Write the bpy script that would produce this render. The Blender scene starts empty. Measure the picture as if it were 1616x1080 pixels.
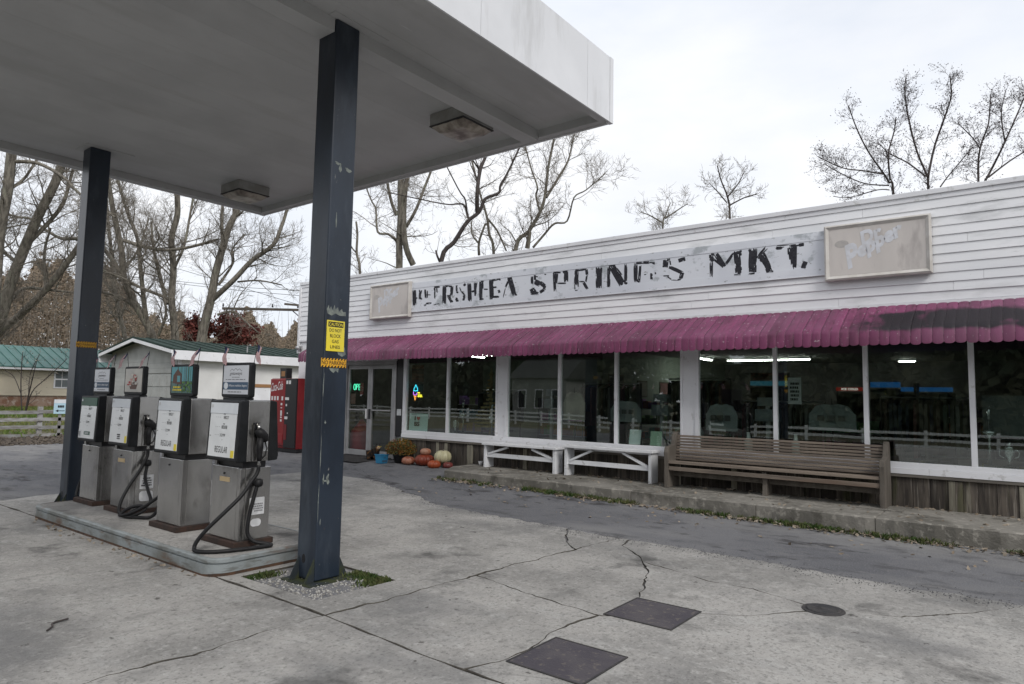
import bpy, bmesh, math, random
import numpy as np
from mathutils import Vector, Matrix
from mathutils.geometry import tessellate_polygon
R_ = math.radians
scene = bpy.context.scene
COL = scene.collection

# ------------------------------------------------------------------ camera
CAM = Vector((0, 0, 1.45)); FPX = 1064.3
yaw, pit, rol = R_(37.837), R_(4.655), R_(1.022)
fwd = Vector((-math.sin(yaw)*math.cos(pit), math.cos(yaw)*math.cos(pit), math.sin(pit)))
rt0 = Vector((math.cos(yaw), math.sin(yaw), 0)); up0 = rt0.cross(fwd)
RT = rt0*math.cos(rol)+up0*math.sin(rol); UP = up0*math.cos(rol)-rt0*math.sin(rol)
cd = bpy.data.cameras.new('camera'); cam = bpy.data.objects.new('camera', cd); COL.objects.link(cam)
cd.sensor_width = 36; cd.lens = FPX/1616*36; cd.clip_end = 2000; cd.clip_start = .05
cam.matrix_world = Matrix(((RT.x, UP.x, -fwd.x, CAM.x), (RT.y, UP.y, -fwd.y, CAM.y), (RT.z, UP.z, -fwd.z, CAM.z), (0, 0, 0, 1)))
scene.camera = cam

# ------------------------------------------------------------------ world, sun, exposure
SUN_EL, SUN_AZ = R_(40), R_(116)         # azimuth measured from +Y clockwise: behind the camera's right shoulder
w = bpy.data.worlds.new('World'); scene.world = w; w.use_nodes = True
nt = w.node_tree; nt.nodes.clear()
out = nt.nodes.new('ShaderNodeOutputWorld')
sky = nt.nodes.new('ShaderNodeTexSky'); sky.sky_type = 'NISHITA'; sky.sun_disc = False
sky.sun_elevation = SUN_EL; sky.sun_rotation = SUN_AZ; sky.dust_density = 2.0
b1 = nt.nodes.new('ShaderNodeBackground'); b1.inputs[1].default_value = .1
nt.links.new(sky.outputs[0], b1.inputs[0])
tc = nt.nodes.new('ShaderNodeTexCoord'); mp = nt.nodes.new('ShaderNodeMapping'); mp.inputs['Scale'].default_value = (1, 1, 2.6)
nt.links.new(tc.outputs['Generated'], mp.inputs[0])
n1 = nt.nodes.new('ShaderNodeTexNoise'); n1.inputs['Scale'].default_value = 2.6; n1.inputs['Detail'].default_value = 7; n1.inputs['Roughness'].default_value = .55
nt.links.new(mp.outputs[0], n1.inputs['Vector'])
r1 = nt.nodes.new('ShaderNodeValToRGB'); r1.color_ramp.elements[0].position = .32; r1.color_ramp.elements[0].color = (.72, .76, .83, 1)
r1.color_ramp.elements[1].position = .66; r1.color_ramp.elements[1].color = (.87, .872, .885, 1)
nt.links.new(n1.outputs[0], r1.inputs[0])
b2 = nt.nodes.new('ShaderNodeBackground'); b2.inputs[1].default_value = 1.0
nt.links.new(r1.outputs[0], b2.inputs[0])
n2 = nt.nodes.new('ShaderNodeTexNoise'); n2.inputs['Scale'].default_value = 1.7; n2.inputs['Detail'].default_value = 6
nt.links.new(mp.outputs[0], n2.inputs['Vector'])
r2 = nt.nodes.new('ShaderNodeValToRGB'); r2.color_ramp.elements[0].position = .3; r2.color_ramp.elements[0].color = (.80,)*3+(1,)
r2.color_ramp.elements[1].position = .62; r2.color_ramp.elements[1].color = (.98,)*3+(1,)
nt.links.new(n2.outputs[0], r2.inputs[0])
mx = nt.nodes.new('ShaderNodeMixShader'); nt.links.new(r2.outputs[0], mx.inputs[0])
nt.links.new(b1.outputs[0], mx.inputs[1]); nt.links.new(b2.outputs[0], mx.inputs[2]); nt.links.new(mx.outputs[0], out.inputs[0])
sl = bpy.data.lights.new('sun', 'SUN'); so = bpy.data.objects.new('sun', sl); COL.objects.link(so)
sl.energy = 1.5; sl.angle = R_(22); sl.color = (1, .965, .92)
sd = Vector((math.sin(SUN_AZ)*math.cos(SUN_EL), math.cos(SUN_AZ)*math.cos(SUN_EL), math.sin(SUN_EL)))
so.rotation_euler = sd.to_track_quat('Z', 'Y').to_euler()
vs = scene.view_settings; vs.view_transform = 'Standard'; vs.look = 'None'; vs.exposure = 0.32; vs.gamma = 1; vs.use_curve_mapping = False
scene.cycles.transparent_max_bounces = 24; scene.cycles.max_bounces = 8

# ------------------------------------------------------------------ helpers
rng = random.Random(7); nrg = np.random.default_rng(11)
def at(px, py, D):                       # a point D metres deep on the line of sight through a photo pixel
    return CAM + (RT*((px-808)/FPX) - UP*((py-540)/FPX) + fwd)*D
def onY(px, py, Y):
    d = RT*((px-808)/FPX) - UP*((py-540)/FPX) + fwd
    return CAM + d*((Y-CAM.y)/d.y)
def sm(a, b, x):
    t = min(1, max(0, (x-a)/(b-a))); return t*t*(3-2*t)
def lin(r, g, b):
    f = lambda c: (c/255/12.92) if c/255 <= .04045 else ((c/255+.055)/1.055)**2.4
    return (f(r), f(g), f(b))
MATS = {}
def mat(name, col, col2=None, scale=3., rough=.7, metal=0., bump=0., bscale=60., stretch=(1, 1, 1), spec=.4, rand=0., spots=(), ramp=(.41, .59), detail=6, emit=None, coat=0, bdist=.01):
    m = bpy.data.materials.new(name); m.use_nodes = True; t = m.node_tree; N = t.nodes; Lk = t.links
    p = N['Principled BSDF']; p.inputs['Roughness'].default_value = rough; p.inputs['Metallic'].default_value = metal
    p.inputs['Specular IOR Level'].default_value = spec
    if coat: p.inputs['Coat Weight'].default_value = coat; p.inputs['Coat Roughness'].default_value = .12
    if emit:
        p.inputs['Emission Color'].default_value = (*emit[0], 1); p.inputs['Emission Strength'].default_value = emit[1]
    g = N.new('ShaderNodeNewGeometry'); mp = N.new('ShaderNodeMapping'); mp.inputs['Scale'].default_value = stretch
    Lk.new(g.outputs['Position'], mp.inputs[0])
    def noise(sc, d=detail, v=None, ro=.55):
        n = N.new('ShaderNodeTexNoise'); n.inputs['Scale'].default_value = sc; n.inputs['Detail'].default_value = d; n.inputs['Roughness'].default_value = ro
        Lk.new(v or mp.outputs[0], n.inputs['Vector']); return n.outputs[0]
    def rmp(sock, a, b):
        r = N.new('ShaderNodeMapRange'); r.inputs[1].default_value = a; r.inputs[2].default_value = b; r.clamp = True
        Lk.new(sock, r.inputs[0]); return r.outputs[0]
    def mixc(f, a, b, mode='MIX'):
        x = N.new('ShaderNodeMix'); x.data_type = 'RGBA'; x.blend_type = mode
        for i, v in ((0, f), (6, a), (7, b)):
            if hasattr(v, 'default_value') or hasattr(v, 'is_output'): Lk.new(v, x.inputs[i])
            else: x.inputs[i].default_value = v if i == 0 else (*v, 1)
        return x.outputs[2]
    c = None
    if col2 is not None: c = mixc(rmp(noise(scale), *ramp), col, col2)
    for s in spots:                      # (colour, scale, lo, hi, stretch, amount)
        sv = None
        if len(s) > 4 and s[4]:
            m2 = N.new('ShaderNodeMapping'); m2.inputs['Scale'].default_value = s[4]; m2.inputs['Location'].default_value = (s[1], 2*s[1], .3)
            Lk.new(g.outputs['Position'], m2.inputs[0]); sv = m2.outputs[0]
        f = rmp(noise(s[1], 5, sv, .62), .5+(s[2]-.5)*.62, .5+(s[3]-.5)*.62)
        if len(s) > 5:
            k = N.new('ShaderNodeMath'); k.operation = 'MULTIPLY'; k.inputs[1].default_value = s[5]; Lk.new(f, k.inputs[0]); f = k.outputs[0]
        c = mixc(f, c if c is not None else col, s[0])
    if rand:
        oi = N.new('ShaderNodeObjectInfo'); mr = N.new('ShaderNodeMapRange'); mr.inputs[3].default_value = 1-rand; mr.inputs[4].default_value = 1+rand
        Lk.new(oi.outputs['Random'], mr.inputs[0])
        vv = N.new('ShaderNodeVectorMath'); vv.operation = 'SCALE'; Lk.new(mr.outputs[0], vv.inputs[3])
        if c is not None: Lk.new(c, vv.inputs[0])
        else: vv.inputs[0].default_value = col
        c = vv.outputs[0]
    if c is not None: Lk.new(c, p.inputs['Base Color'])
    else: p.inputs['Base Color'].default_value = (*col, 1)
    if bump:
        b = N.new('ShaderNodeBump'); b.inputs['Strength'].default_value = bump; b.inputs['Distance'].default_value = bdist
        Lk.new(noise(bscale, 4), b.inputs['Height']); Lk.new(b.outputs[0], p.inputs['Normal'])
    MATS[name] = m; return m
def glow(name, col, s):
    m = bpy.data.materials.new(name); m.use_nodes = True; N = m.node_tree.nodes; N.clear()
    e = N.new('ShaderNodeEmission'); e.inputs[0].default_value = (*col, 1); e.inputs[1].default_value = s
    o = N.new('ShaderNodeOutputMaterial'); m.node_tree.links.new(e.outputs[0], o.inputs[0]); return m
def glass(name, tint, base):
    m = bpy.data.materials.new(name); m.use_nodes = True; N = m.node_tree.nodes; N.clear(); L = m.node_tree.links
    tr = N.new('ShaderNodeBsdfTransparent'); tr.inputs[0].default_value = (*tint, 1)
    gl = N.new('ShaderNodeBsdfGlossy'); gl.inputs['Roughness'].default_value = .0; gl.inputs[0].default_value = (.92, .97, .96, 1)
    nz = N.new('ShaderNodeTexNoise'); nz.inputs['Scale'].default_value = .9; nz.inputs['Detail'].default_value = 1
    gp = N.new('ShaderNodeNewGeometry'); L.new(gp.outputs['Position'], nz.inputs['Vector'])
    bp = N.new('ShaderNodeBump'); bp.inputs['Strength'].default_value = .06; bp.inputs['Distance'].default_value = .03; L.new(nz.outputs[0], bp.inputs['Height']); L.new(bp.outputs[0], gl.inputs['Normal'])
    fr = N.new('ShaderNodeFresnel'); fr.inputs[0].default_value = 1.5
    ad = N.new('ShaderNodeMath'); ad.operation = 'ADD'; ad.inputs[1].default_value = base; L.new(fr.outputs[0], ad.inputs[0])
    fs_ = N.new('ShaderNodeMath'); fs_.operation = 'SUBTRACT'; fs_.inputs[0].default_value = 1; L.new(gp.outputs['Backfacing'], fs_.inputs[1])
    ml = N.new('ShaderNodeMath'); ml.operation = 'MULTIPLY'; L.new(ad.outputs[0], ml.inputs[0]); L.new(fs_.outputs[0], ml.inputs[1]); ad = ml
    x = N.new('ShaderNodeMixShader'); L.new(ad.outputs[0], x.inputs[0]); L.new(tr.outputs[0], x.inputs[1]); L.new(gl.outputs[0], x.inputs[2])
    o = N.new('ShaderNodeOutputMaterial'); L.new(x.outputs[0], o.inputs[0]); return m

def link(name, me, parent=None, loc=None):
    o = bpy.data.objects.new(name, me); COL.objects.link(o)
    if loc is not None: o.location = loc
    if parent is not None:
        o.parent = parent
    return o
def tag(o, label=None, cat=None, group=None, kind=None):
    if label: o['label'] = label
    if cat: o['category'] = cat
    if group: o['group'] = group
    if kind: o['kind'] = kind
    return o
def thing(name, label, cat, loc=(0, 0, 0), rz=0, group=None):
    o = bpy.data.objects.new(name, None); COL.objects.link(o); o.empty_display_size = .2
    o.location = loc; o.rotation_euler = (0, 0, rz); return tag(o, label, cat, group)
class MB:
    def __init__(s): s.v = []; s.f = []; s.m = []
    def add(s, vs, fs, m=0):
        b = len(s.v); s.v += [tuple(v) for v in vs]; s.f += [tuple(i+b for i in f) for f in fs]; s.m += [m]*len(fs); return s
    def box(s, x0, y0, z0, x1, y1, z1, m=0):
        x0, x1 = sorted((x0, x1)); y0, y1 = sorted((y0, y1)); z0, z1 = sorted((z0, z1))
        return s.add([(x0, y0, z0), (x1, y0, z0), (x1, y1, z0), (x0, y1, z0), (x0, y0, z1), (x1, y0, z1), (x1, y1, z1), (x0, y1, z1)],
              [(0, 3, 2, 1), (4, 5, 6, 7), (0, 1, 5, 4), (1, 2, 6, 5), (2, 3, 7, 6), (3, 0, 4, 7)], m)
    def bar(s, a, b, w, h, m=0, up=(0, 0, 1)):          # rectangular bar from a to b
        a, b = Vector(a), Vector(b); d = (b-a).normalized(); u = Vector(up)
        sx = d.cross(u)
        if sx.length < 1e-4: sx = d.cross(Vector((1, 0, 0)))
        sx.normalize(); sy = sx.cross(d); c = []
        for q in (a, b):
            for i, j in ((-1, -1), (1, -1), (1, 1), (-1, 1)): c.append(q+sx*(i*w/2)+sy*(j*h/2))
        return s.add(c, [(0, 3, 2, 1), (4, 5, 6, 7), (0, 1, 5, 4), (1, 2, 6, 5), (2, 3, 7, 6), (3, 0, 4, 7)], m)
    def prism(s, poly, axis, a, b, m=0):                # polygon extruded along axis 'x','y','z'
        f = {'x': lambda p, t: (t, p[0], p[1]), 'y': lambda p, t: (p[0], t, p[1]), 'z': lambda p, t: (p[0], p[1], t)}[axis]
        n = len(poly); vs = [f(p, a) for p in poly]+[f(p, b) for p in poly]
        return s.add(vs, [tuple(range(n-1, -1, -1)), tuple(range(n, 2*n))]+[(i, (i+1) % n, n+(i+1) % n, n+i) for i in range(n)], m)
    def tube(s, pts, rad, n=8, m=0, cap=True):
        pts = [Vector(p) for p in pts]
        if not hasattr(rad, '__len__'): rad = [rad]*len(pts)
        rings = []; pn = None
        for i, p in enumerate(pts):
            d = (pts[min(i+1, len(pts)-1)]-pts[max(i-1, 0)]).normalized()
            if pn is None:
                pn = d.cross(Vector((0, 0, 1)));
                if pn.length < .05: pn = d.cross(Vector((1, 0, 0)))
            pn = (pn-d*pn.dot(d)).normalized(); q = d.cross(pn)
            rings.append([p+(pn*math.cos(2*math.pi*k/n)+q*math.sin(2*math.pi*k/n))*rad[i] for k in range(n)])
        vs = [v for r in rings for v in r]; fs = []
        for i in range(len(pts)-1):
            for k in range(n): fs.append((i*n+k, i*n+(k+1) % n, (i+1)*n+(k+1) % n, (i+1)*n+k))
        if cap: fs += [tuple(range(n-1, -1, -1)), tuple((len(pts)-1)*n+k for k in range(n))]
        return s.add(vs, fs, m)
    def lathe(s, prof, c=(0, 0, 0), n=16, m=0, rib=0, ribn=0):
        vs = []; fs = []
        for r, z in prof:
            for k in range(n):
                a = 2*math.pi*k/n; q = r*(1+rib*(abs(math.sin(a*ribn/2))-.6)) if rib else r
                vs.append((c[0]+q*math.cos(a), c[1]+q*math.sin(a), c[2]+z))
        for i in range(len(prof)-1):
            for k in range(n): fs.append((i*n+k, i*n+(k+1) % n, (i+1)*n+(k+1) % n, (i+1)*n+k))
        fs += [tuple(range(n-1, -1, -1)), tuple((len(prof)-1)*n+k for k in range(n))]
        return s.add(vs, fs, m)
    def mesh(s, name, mats, smooth=False):
        me = bpy.data.meshes.new(name); me.from_pydata(s.v, [], s.f)
        for m in (mats if isinstance(mats, (list, tuple)) else [mats]): me.materials.append(m)
        if isinstance(mats, (list, tuple)) and len(mats) > 1: me.polygons.foreach_set('material_index', s.m)
        if smooth: me.polygons.foreach_set('use_smooth', [True]*len(me.polygons))
        me.update(); return me
    def build(s, name, mats, parent=None, smooth=False, bevel=0, seg=2):
        """parts are given in world metres; the parent's own place is taken off"""
        me = s.mesh(name, mats, smooth); o = link(name, me, parent)
        if parent is not None:
            q = parent; M = Matrix.Identity(4)
            while q is not None:
                M = (q.matrix_parent_inverse @ Matrix.LocRotScale(q.location, q.rotation_euler, q.scale)) @ M
                q = q.parent
            o.matrix_parent_inverse = M.inverted()
        if bevel:
            b = o.modifiers.new('edge', 'BEVEL'); b.width = bevel; b.segments = seg; b.limit_method = 'ANGLE'; b.angle_limit = R_(40)
        return o
def fast_mesh(name, V, F, mats, smooth=False, midx=None):
    me = bpy.data.meshes.new(name); V = np.asarray(V, np.float32); F = np.asarray(F, np.int32); k = F.shape[1]
    me.vertices.add(len(V)); me.vertices.foreach_set('co', V.ravel())
    me.loops.add(F.size); me.loops.foreach_set('vertex_index', F.ravel())
    me.polygons.add(len(F)); me.polygons.foreach_set('loop_start', np.arange(0, F.size, k, dtype=np.int32)); me.polygons.foreach_set('loop_total', np.full(len(F), k, np.int32))
    for m in (mats if isinstance(mats, (list, tuple)) else [mats]): me.materials.append(m)
    if midx is not None: me.polygons.foreach_set('material_index', np.asarray(midx, np.int32))
    if smooth: me.polygons.foreach_set('use_smooth', np.ones(len(F), bool))
    me.update(calc_edges=True); return me
def leaf_quads(P, size, flat=0.):                       # many small faces, one at every point of P
    n = len(P); a = nrg.normal(size=(n, 3)); a[:, 2] *= (1-flat); a /= np.linalg.norm(a, axis=1)[:, None]
    b = nrg.normal(size=(n, 3)); b[:, 2] *= (1-flat); b -= a*(a*b).sum(1)[:, None]; b /= np.linalg.norm(b, axis=1)[:, None]
    s = (size if np.isscalar(size) else np.asarray(size).reshape(-1, 1))*nrg.uniform(.55, 1.3, (n, 1)); a *= s; b *= s*.6
    V = np.stack([P-a, P+b*.9, P+a, P-b], 1).reshape(-1, 3); return V, np.arange(4*n).reshape(n, 4)
def text(body, c, xd, ud, width, height, m, parent=None, name='lettering', off=.0015, shear=0., bold=.012):
    """flat lettering centred on c, reading along xd with ud up, fitted into width x height"""
    cu = bpy.data.curves.new('t', 'FONT'); cu.body = body; cu.align_x = 'CENTER'; cu.shear = shear; cu.resolution_u = 3; cu.offset = bold
    o = bpy.data.objects.new('t', cu); me = bpy.data.meshes.new_from_object(o); bpy.data.objects.remove(o)
    n = len(me.vertices); co = np.empty(n*3, np.float32); me.vertices.foreach_get('co', co); co = co.reshape(-1, 3)
    lo, hi = co.min(0), co.max(0); co = (co-(lo+hi)/2)/np.maximum(hi-lo, 1e-6)
    x = Vector(xd).normalized(); u = Vector(ud).normalized(); nn = x.cross(u); c = Vector(c)+nn*off
    W = np.array(c)[None]+co[:, :1]*width*np.array(x)[None]+co[:, 1:2]*height*np.array(u)[None]
    me.vertices.foreach_set('co', W.astype(np.float32).ravel()); me.name = name; me.materials.clear(); me.materials.append(m); me.update()
    b = MB(); o = link(name, me, parent)
    if parent is not None:
        q = parent; M = Matrix.Identity(4)
        while q is not None:
            M = (q.matrix_parent_inverse @ Matrix.LocRotScale(q.location, q.rotation_euler, q.scale)) @ M; q = q.parent
        o.matrix_parent_inverse = M.inverted()
    return o
def rrect(x0, y0, x1, y1, r, n=5):
    p = []
    for cx, cy, a in ((x1-r, y0+r, -90), (x1-r, y1-r, 0), (x0+r, y1-r, 90), (x0+r, y0+r, 180)):
        for i in range(n+1): t = R_(a+90*i/n); p.append((cx+r*math.cos(t), cy+r*math.sin(t)))
    return p

# ------------------------------------------------------------------ materials
concrete = mat('concrete', (.338, .326, .307), (.232, .225, .213), scale=1.1, rough=.9, bump=.6, bscale=60, spec=.2, rand=.05, detail=9,
    spots=[((.36, .355, .34), 5, .54, .80, (1, 1.5, 1), .55), ((.42, .41, .39), 15, .57, .80, None, .6), ((.42, .41, .39), 34, .60, .82, None, .6), ((.12, .117, .11), 20, .56, .78, (1.3, .9, 1), .55), ((.10, .098, .093), 42, .58, .80, None, .65), ((.125, .125, .127), .55, .56, .80, (1, 1.6, 1), .65), ((.15, .148, .142), 3.2, .58, .80, (1.6, .8, 1), .5), ((.075, .073, .07), 1.5, .65, .82, None, .8), ((.055, .05, .046), 8, .74, .82, None, .75)])
walk_c = mat('walk_concrete', (.225, .213, .19), (.135, .128, .112), scale=1.6, rough=.92, bump=.6, bscale=45, spec=.2, rand=.06, spots=[((.36, .34, .30), 12, .56, .72, None, .6), ((.07, .065, .055), 3.1, .58, .75, None, .7)])
asphalt = mat('asphalt', (.108, .109, .118), (.158, .158, .165), scale=.5, rough=.93, bump=.7, bscale=120, spec=.25, detail=9,
    spots=[((.25, .25, .26), 70, .56, .76, None, .7), ((.05, .05, .055), 80, .58, .78, None, .6), ((.042, .040, .042), 1.6, .63, .76, (1, 2.2, 1), .85), ((.24, .235, .228), .45, .48, .72, (.5, 1.2, 1), .7), ((.065, .064, .067), 3.0, .56, .76, (.7, 1.4, 1), .6), ((.185, .18, .175), 9, .60, .80, (.8, 1.4, 1), .55), ((.04, .035, .035), 5, .80, .88, None, .7)])
joint_m = mat('joint_dirt', (.045, .04, .034), (.075, .068, .056), scale=18, rough=1)
dirt = mat('dirt', (.085, .07, .052), (.13, .115, .09), scale=5, rough=1, bump=.6, bscale=30)
lawn_m = mat('lawn_soil', (.085, .085, .045), (.125, .11, .07), scale=1.2, rough=1, bump=.5, bscale=40)
grass_m = mat('grass_blades', (.035, .065, .015), (.085, .09, .035), scale=7, rough=.8, spec=.2)
deadleaf = mat('dead_leaf', (.17, .135, .10), (.29, .25, .20), scale=9, rough=.9, spec=.1)
gravel_m = mat('gravel_stone', (.40, .39, .37), (.20, .19, .17), scale=35, rough=.9, spec=.2)
steel_band = mat('painted_steel_band', (.235, .26, .265), (.15, .155, .145), scale=3, rough=.6, spots=[((.11, .06, .033), 5.0, .56, .78, (.5, .5, 1.6), .8), ((.10, .10, .09), 14, .58, .78, (.4, .4, 2), .7)], bump=.2, bscale=30)
rust = mat('rusted_base', (.030, .020, .016), (.048, .026, .019), scale=12, rough=.85, bump=.3, bscale=60)
stainless = mat('stainless_steel', (.50, .495, .485), (.37, .365, .36), scale=2.2, rough=.26, metal=.95, stretch=(1, 1, .7), spots=[((.17, .16, .145), 4.0, .56, .80, None, .75), ((.62, .60, .58), 11, .66, .85, (1, 1, .6), .5)], bump=.02, bscale=90, rand=.08)
pumpblack = mat('black_bezel', (.009, .010, .011), (.014, .015, .017), scale=8, rough=.5, spec=.25)
rubber = mat('black_rubber', (.008, .008, .009), (.013, .013, .014), scale=20, rough=.55, spec=.3)
panelwhite = mat('display_white', (.76, .78, .79), (.70, .72, .73), scale=4, rough=.25, spec=.5, coat=.4)
headwhite = mat('header_white', (.62, .655, .69), (.68, .71, .74), scale=6, rough=.35)
headgreen = mat('header_green', (.012, .075, .045), (.016, .09, .055), scale=6, rough=.35)
ink = mat('print_black', (.012, .012, .014), rough=.7)
inkgrey = mat('print_grey', (.16, .16, .17), rough=.7)
inkblue = mat('print_slate_blue', (.045, .09, .15), rough=.5)
yellow = mat('sign_yellow', (.75, .60, .035), (.66, .55, .06), scale=5, rough=.5)
orange_y = mat('tape_orange_yellow', (.68, .36, .02), (.60, .30, .02), scale=8, rough=.5)
sticker = mat('sticker_white', (.60, .61, .62), (.50, .51, .52), scale=15, rough=.6)
tanlabel = mat('tan_label', (.42, .32, .18), rough=.6)
navy = mat('navy_column_paint', (.010, .0155, .025), (.018, .027, .042), scale=2.0, rough=.32, spec=.5, stretch=(1, 1, .5), bump=.12, bscale=25,
    spots=[((.055, .07, .09), 3.2, .60, .90, (1, 1, .3), .8), ((.20, .20, .185), 30, .80, .86, (1, 1, .5), .8), ((.10, .06, .04), 14, .84, .88, (1, 1, .4), .8)])
moss = mat('mossy_navy', (.018, .024, .028), (.035, .042, .014), scale=9, rough=.8)
soffit_m = mat('soffit_paint', (.47, .475, .475), (.42, .425, .425), scale=1.1, rough=.55, spots=[((.38, .38, .37), 1.6, .55, .85, (3, .5, 1), .6), ((.58, .59, .59), 4, .82, .92, (3.5, .35, 1), .7)], bump=.06, bscale=8, rand=.03)
fascia_m = mat('fascia_white', (.70, .71, .73), (.65, .66, .68), scale=1.3, rough=.4, rand=.015, spots=[((.44, .44, .44), 2.5, .62, .8, (1, 1, .2), .5)])
lightbox = mat('lamp_housing', (.30, .30, .29), (.24, .235, .22), scale=6, rough=.5)
lens_m = mat('dirty_lens', (.40, .36, .31), (.14, .115, .095), scale=6, rough=.35, ramp=(.4, .62), bump=.2, bscale=40)
siding_m = mat('white_clapboard', (.80, .805, .825), (.71, .72, .745), scale=.8, rough=.6, rand=.03, stretch=(.5, 1, 2), spec=.3, detail=8,
    spots=[((.54, .55, .56), 2.0, .58, .82, (.6, 1, 2.2), .8), ((.40, .41, .40), 9, .76, .92, (.5, 1, 3), .7), ((.16, .16, .15), 22, .86, .90, (.5, 1, 2), .8)])
trim_w = mat('white_trim', (.78, .785, .81), (.71, .715, .74), scale=1.5, rough=.45, rand=.02, spots=[((.40, .39, .37), 8, .66, .78, None, .5)])
alum = mat('aluminium_frame', (.42, .42, .425), (.34, .34, .345), scale=3, rough=.38, metal=.45)
board_m = mat('sign_board_paint', (.70, .725, .775), (.63, .655, .71), scale=1.2, rough=.6, spots=[((.33, .36, .38), 3.2, .61, .74, (1, 1, 1.3), .75), ((.22, .23, .22), 14, .70, .77, (.5, 1, 1), .7)])
letter_m = mat('worn_black_paint', (.013, .013, .019), (.03, .03, .038), scale=30, rough=.75)
beige = mat('sun_faded_panel', (.60, .56, .53), (.54, .505, .48), scale=1.4, rough=.5, stretch=(1.6, 1, .6), spots=[((.34, .31, .30), 1.8, .58, .75, (1.5, 1, .5), .7)])
beige_fr = mat('faded_sign_frame', (.58, .56, .53), (.48, .455, .42), scale=4, rough=.55)
logo_m = mat('bleached_lettering', (.65, .665, .71), (.57, .575, .60), scale=9, rough=.6)
logo_d = mat('bleached_emblem', (.40, .38, .37), (.45, .425, .40), scale=16, rough=.6)
def awning_mat():
    m = mat('magenta_awning', (.165, .037, .095), (.118, .029, .068), scale=1.3, rough=.5, rand=.15, spec=.35, stretch=(1, 1, 1), detail=8, bump=.05, bscale=30,
        spots=[((.21, .055, .12), 2.5, .55, .75, (3, 1, 1), .5), ((.075, .022, .04), 7, .55, .78, (2.2, 1, .5), .8), ((.20, .075, .135), .8, .52, .72, None, .5), ((.42, .36, .38), 26, .745, .765, None, .9)])
    N = m.node_tree.nodes; L = m.node_tree.links; p = N['Principled BSDF']; src = p.inputs['Base Color'].links[0].from_socket
    g = N.new('ShaderNodeNewGeometry'); sx = N.new('ShaderNodeSeparateXYZ'); L.new(g.outputs['Position'], sx.inputs[0])
    nz = N.new('ShaderNodeTexNoise'); nz.inputs['Scale'].default_value = 4.5; nz.inputs['Detail'].default_value = 6
    L.new(g.outputs['Position'], nz.inputs['Vector'])
    def mr(s, a, b, c=0, d=1):
        r = N.new('ShaderNodeMapRange'); r.inputs[1].default_value = a; r.inputs[2].default_value = b; r.inputs[3].default_value = c; r.inputs[4].default_value = d; L.new(s, r.inputs[0]); return r.outputs[0]
    def op(o, a, b):
        k = N.new('ShaderNodeMath'); k.operation = o
        for i, v in enumerate((a, b)):
            if isinstance(v, float): k.inputs[i].default_value = v
            else: L.new(v, k.inputs[i])
        return k.outputs[0]
    band = op('MULTIPLY', mr(sx.outputs[0], -2.3, -1.35), op('MULTIPLY', mr(sx.outputs[2], 2.24, 2.335), mr(sx.outputs[2], 2.64, 2.53)))
    f = mr(op('ADD', op('MULTIPLY', band, .75), nz.outputs[0]), .86, 1.16)     # sooty mildew patch on the right stretch of the slope
    x = N.new('ShaderNodeMix'); x.data_type = 'RGBA'; L.new(f, x.inputs[0]); L.new(src, x.inputs[6]); x.inputs[7].default_value = (.012, .008, .012, 1)
    L.new(x.outputs[2], p.inputs['Base Color']); return m
awn_m = awning_mat()
oldwood = mat('weathered_plank', (.092, .078, .064), (.045, .038, .033), scale=6, rough=.9, stretch=(3, 3, .3), rand=.45, bump=.5, bscale=20, spots=[((.20, .18, .155), 12, .58, .74, (3, 3, .15), .7), ((.07, .075, .03), 2.0, .62, .78, None, .5)])
palewood = mat('pale_batten', (.27, .255, .20), (.18, .165, .13), scale=8, rough=.9, stretch=(3, 3, .3), rand=.2)
pewwood = mat('pew_slats', (.205, .168, .135), (.135, .110, .09), scale=5, rough=.75, stretch=(.3, 3, 3), rand=.2, bump=.3, bscale=30, spots=[((.19, .11, .07), 1.3, .62, .85, None, .45)])
pewend = mat('pew_end', (.12, .105, .088), (.085, .074, .062), scale=6, rough=.8, stretch=(2, 2, .4), bump=.3, bscale=30, rand=.12)
benchw = mat('white_bench_paint', (.70, .71, .73), (.62, .63, .65), scale=4, rough=.55, rand=.04, spots=[((.30, .29, .27), 10, .68, .78, None, .6)])
pane_m = glass('window_glass', (.84, .90, .87), .13)
doorglass = glass('door_glass', (.80, .83, .80), .07)
dark_in = mat('dark_interior', (.11, .11, .105), (.07, .07, .067), scale=2, rough=.8)
wall_in = mat('interior_wall', (.16, .185, .155), (.12, .14, .118), scale=1, rough=.8)
ceil_in = mat('interior_ceiling', (.22, .23, .22), rough=.8)
floor_in = mat('interior_floor', (.16, .14, .12), (.10, .09, .08), scale=3, rough=.4)
bark = mat('tree_bark', (.20, .183, .152), (.10, .09, .076), scale=5, rough=.95, stretch=(2, 2, .5), bump=.6, bscale=14, bdist=.03, spots=[((.22, .225, .17), 2.4, .58, .80, None, .7)])
bark_d = mat('dark_bark', (.07, .058, .056), (.045, .038, .036), scale=5, rough=.95, stretch=(2, 2, .5))
twig_m = mat('twigs', (.25, .225, .19), (.17, .15, .127), scale=2, rough=.9)
brownleaf = mat('brown_foliage', (.26, .205, .15), (.175, .142, .112), scale=.8, rough=.9, spec=.1, spots=[((.13, .13, .07), .5, .60, .75, None, .5)])
redleaf = mat('red_foliage', (.20, .062, .05), (.13, .05, .042), scale=1.2, rough=.8, spec=.2)
darkleaf = mat('remnant_leaf', (.075, .045, .05), (.05, .032, .038), scale=3, rough=.8, spec=.2)
evergreen = mat('evergreen_leaf', (.045, .06, .035), (.10, .10, .06), scale=.4, rough=.8, spec=.2)
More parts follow.
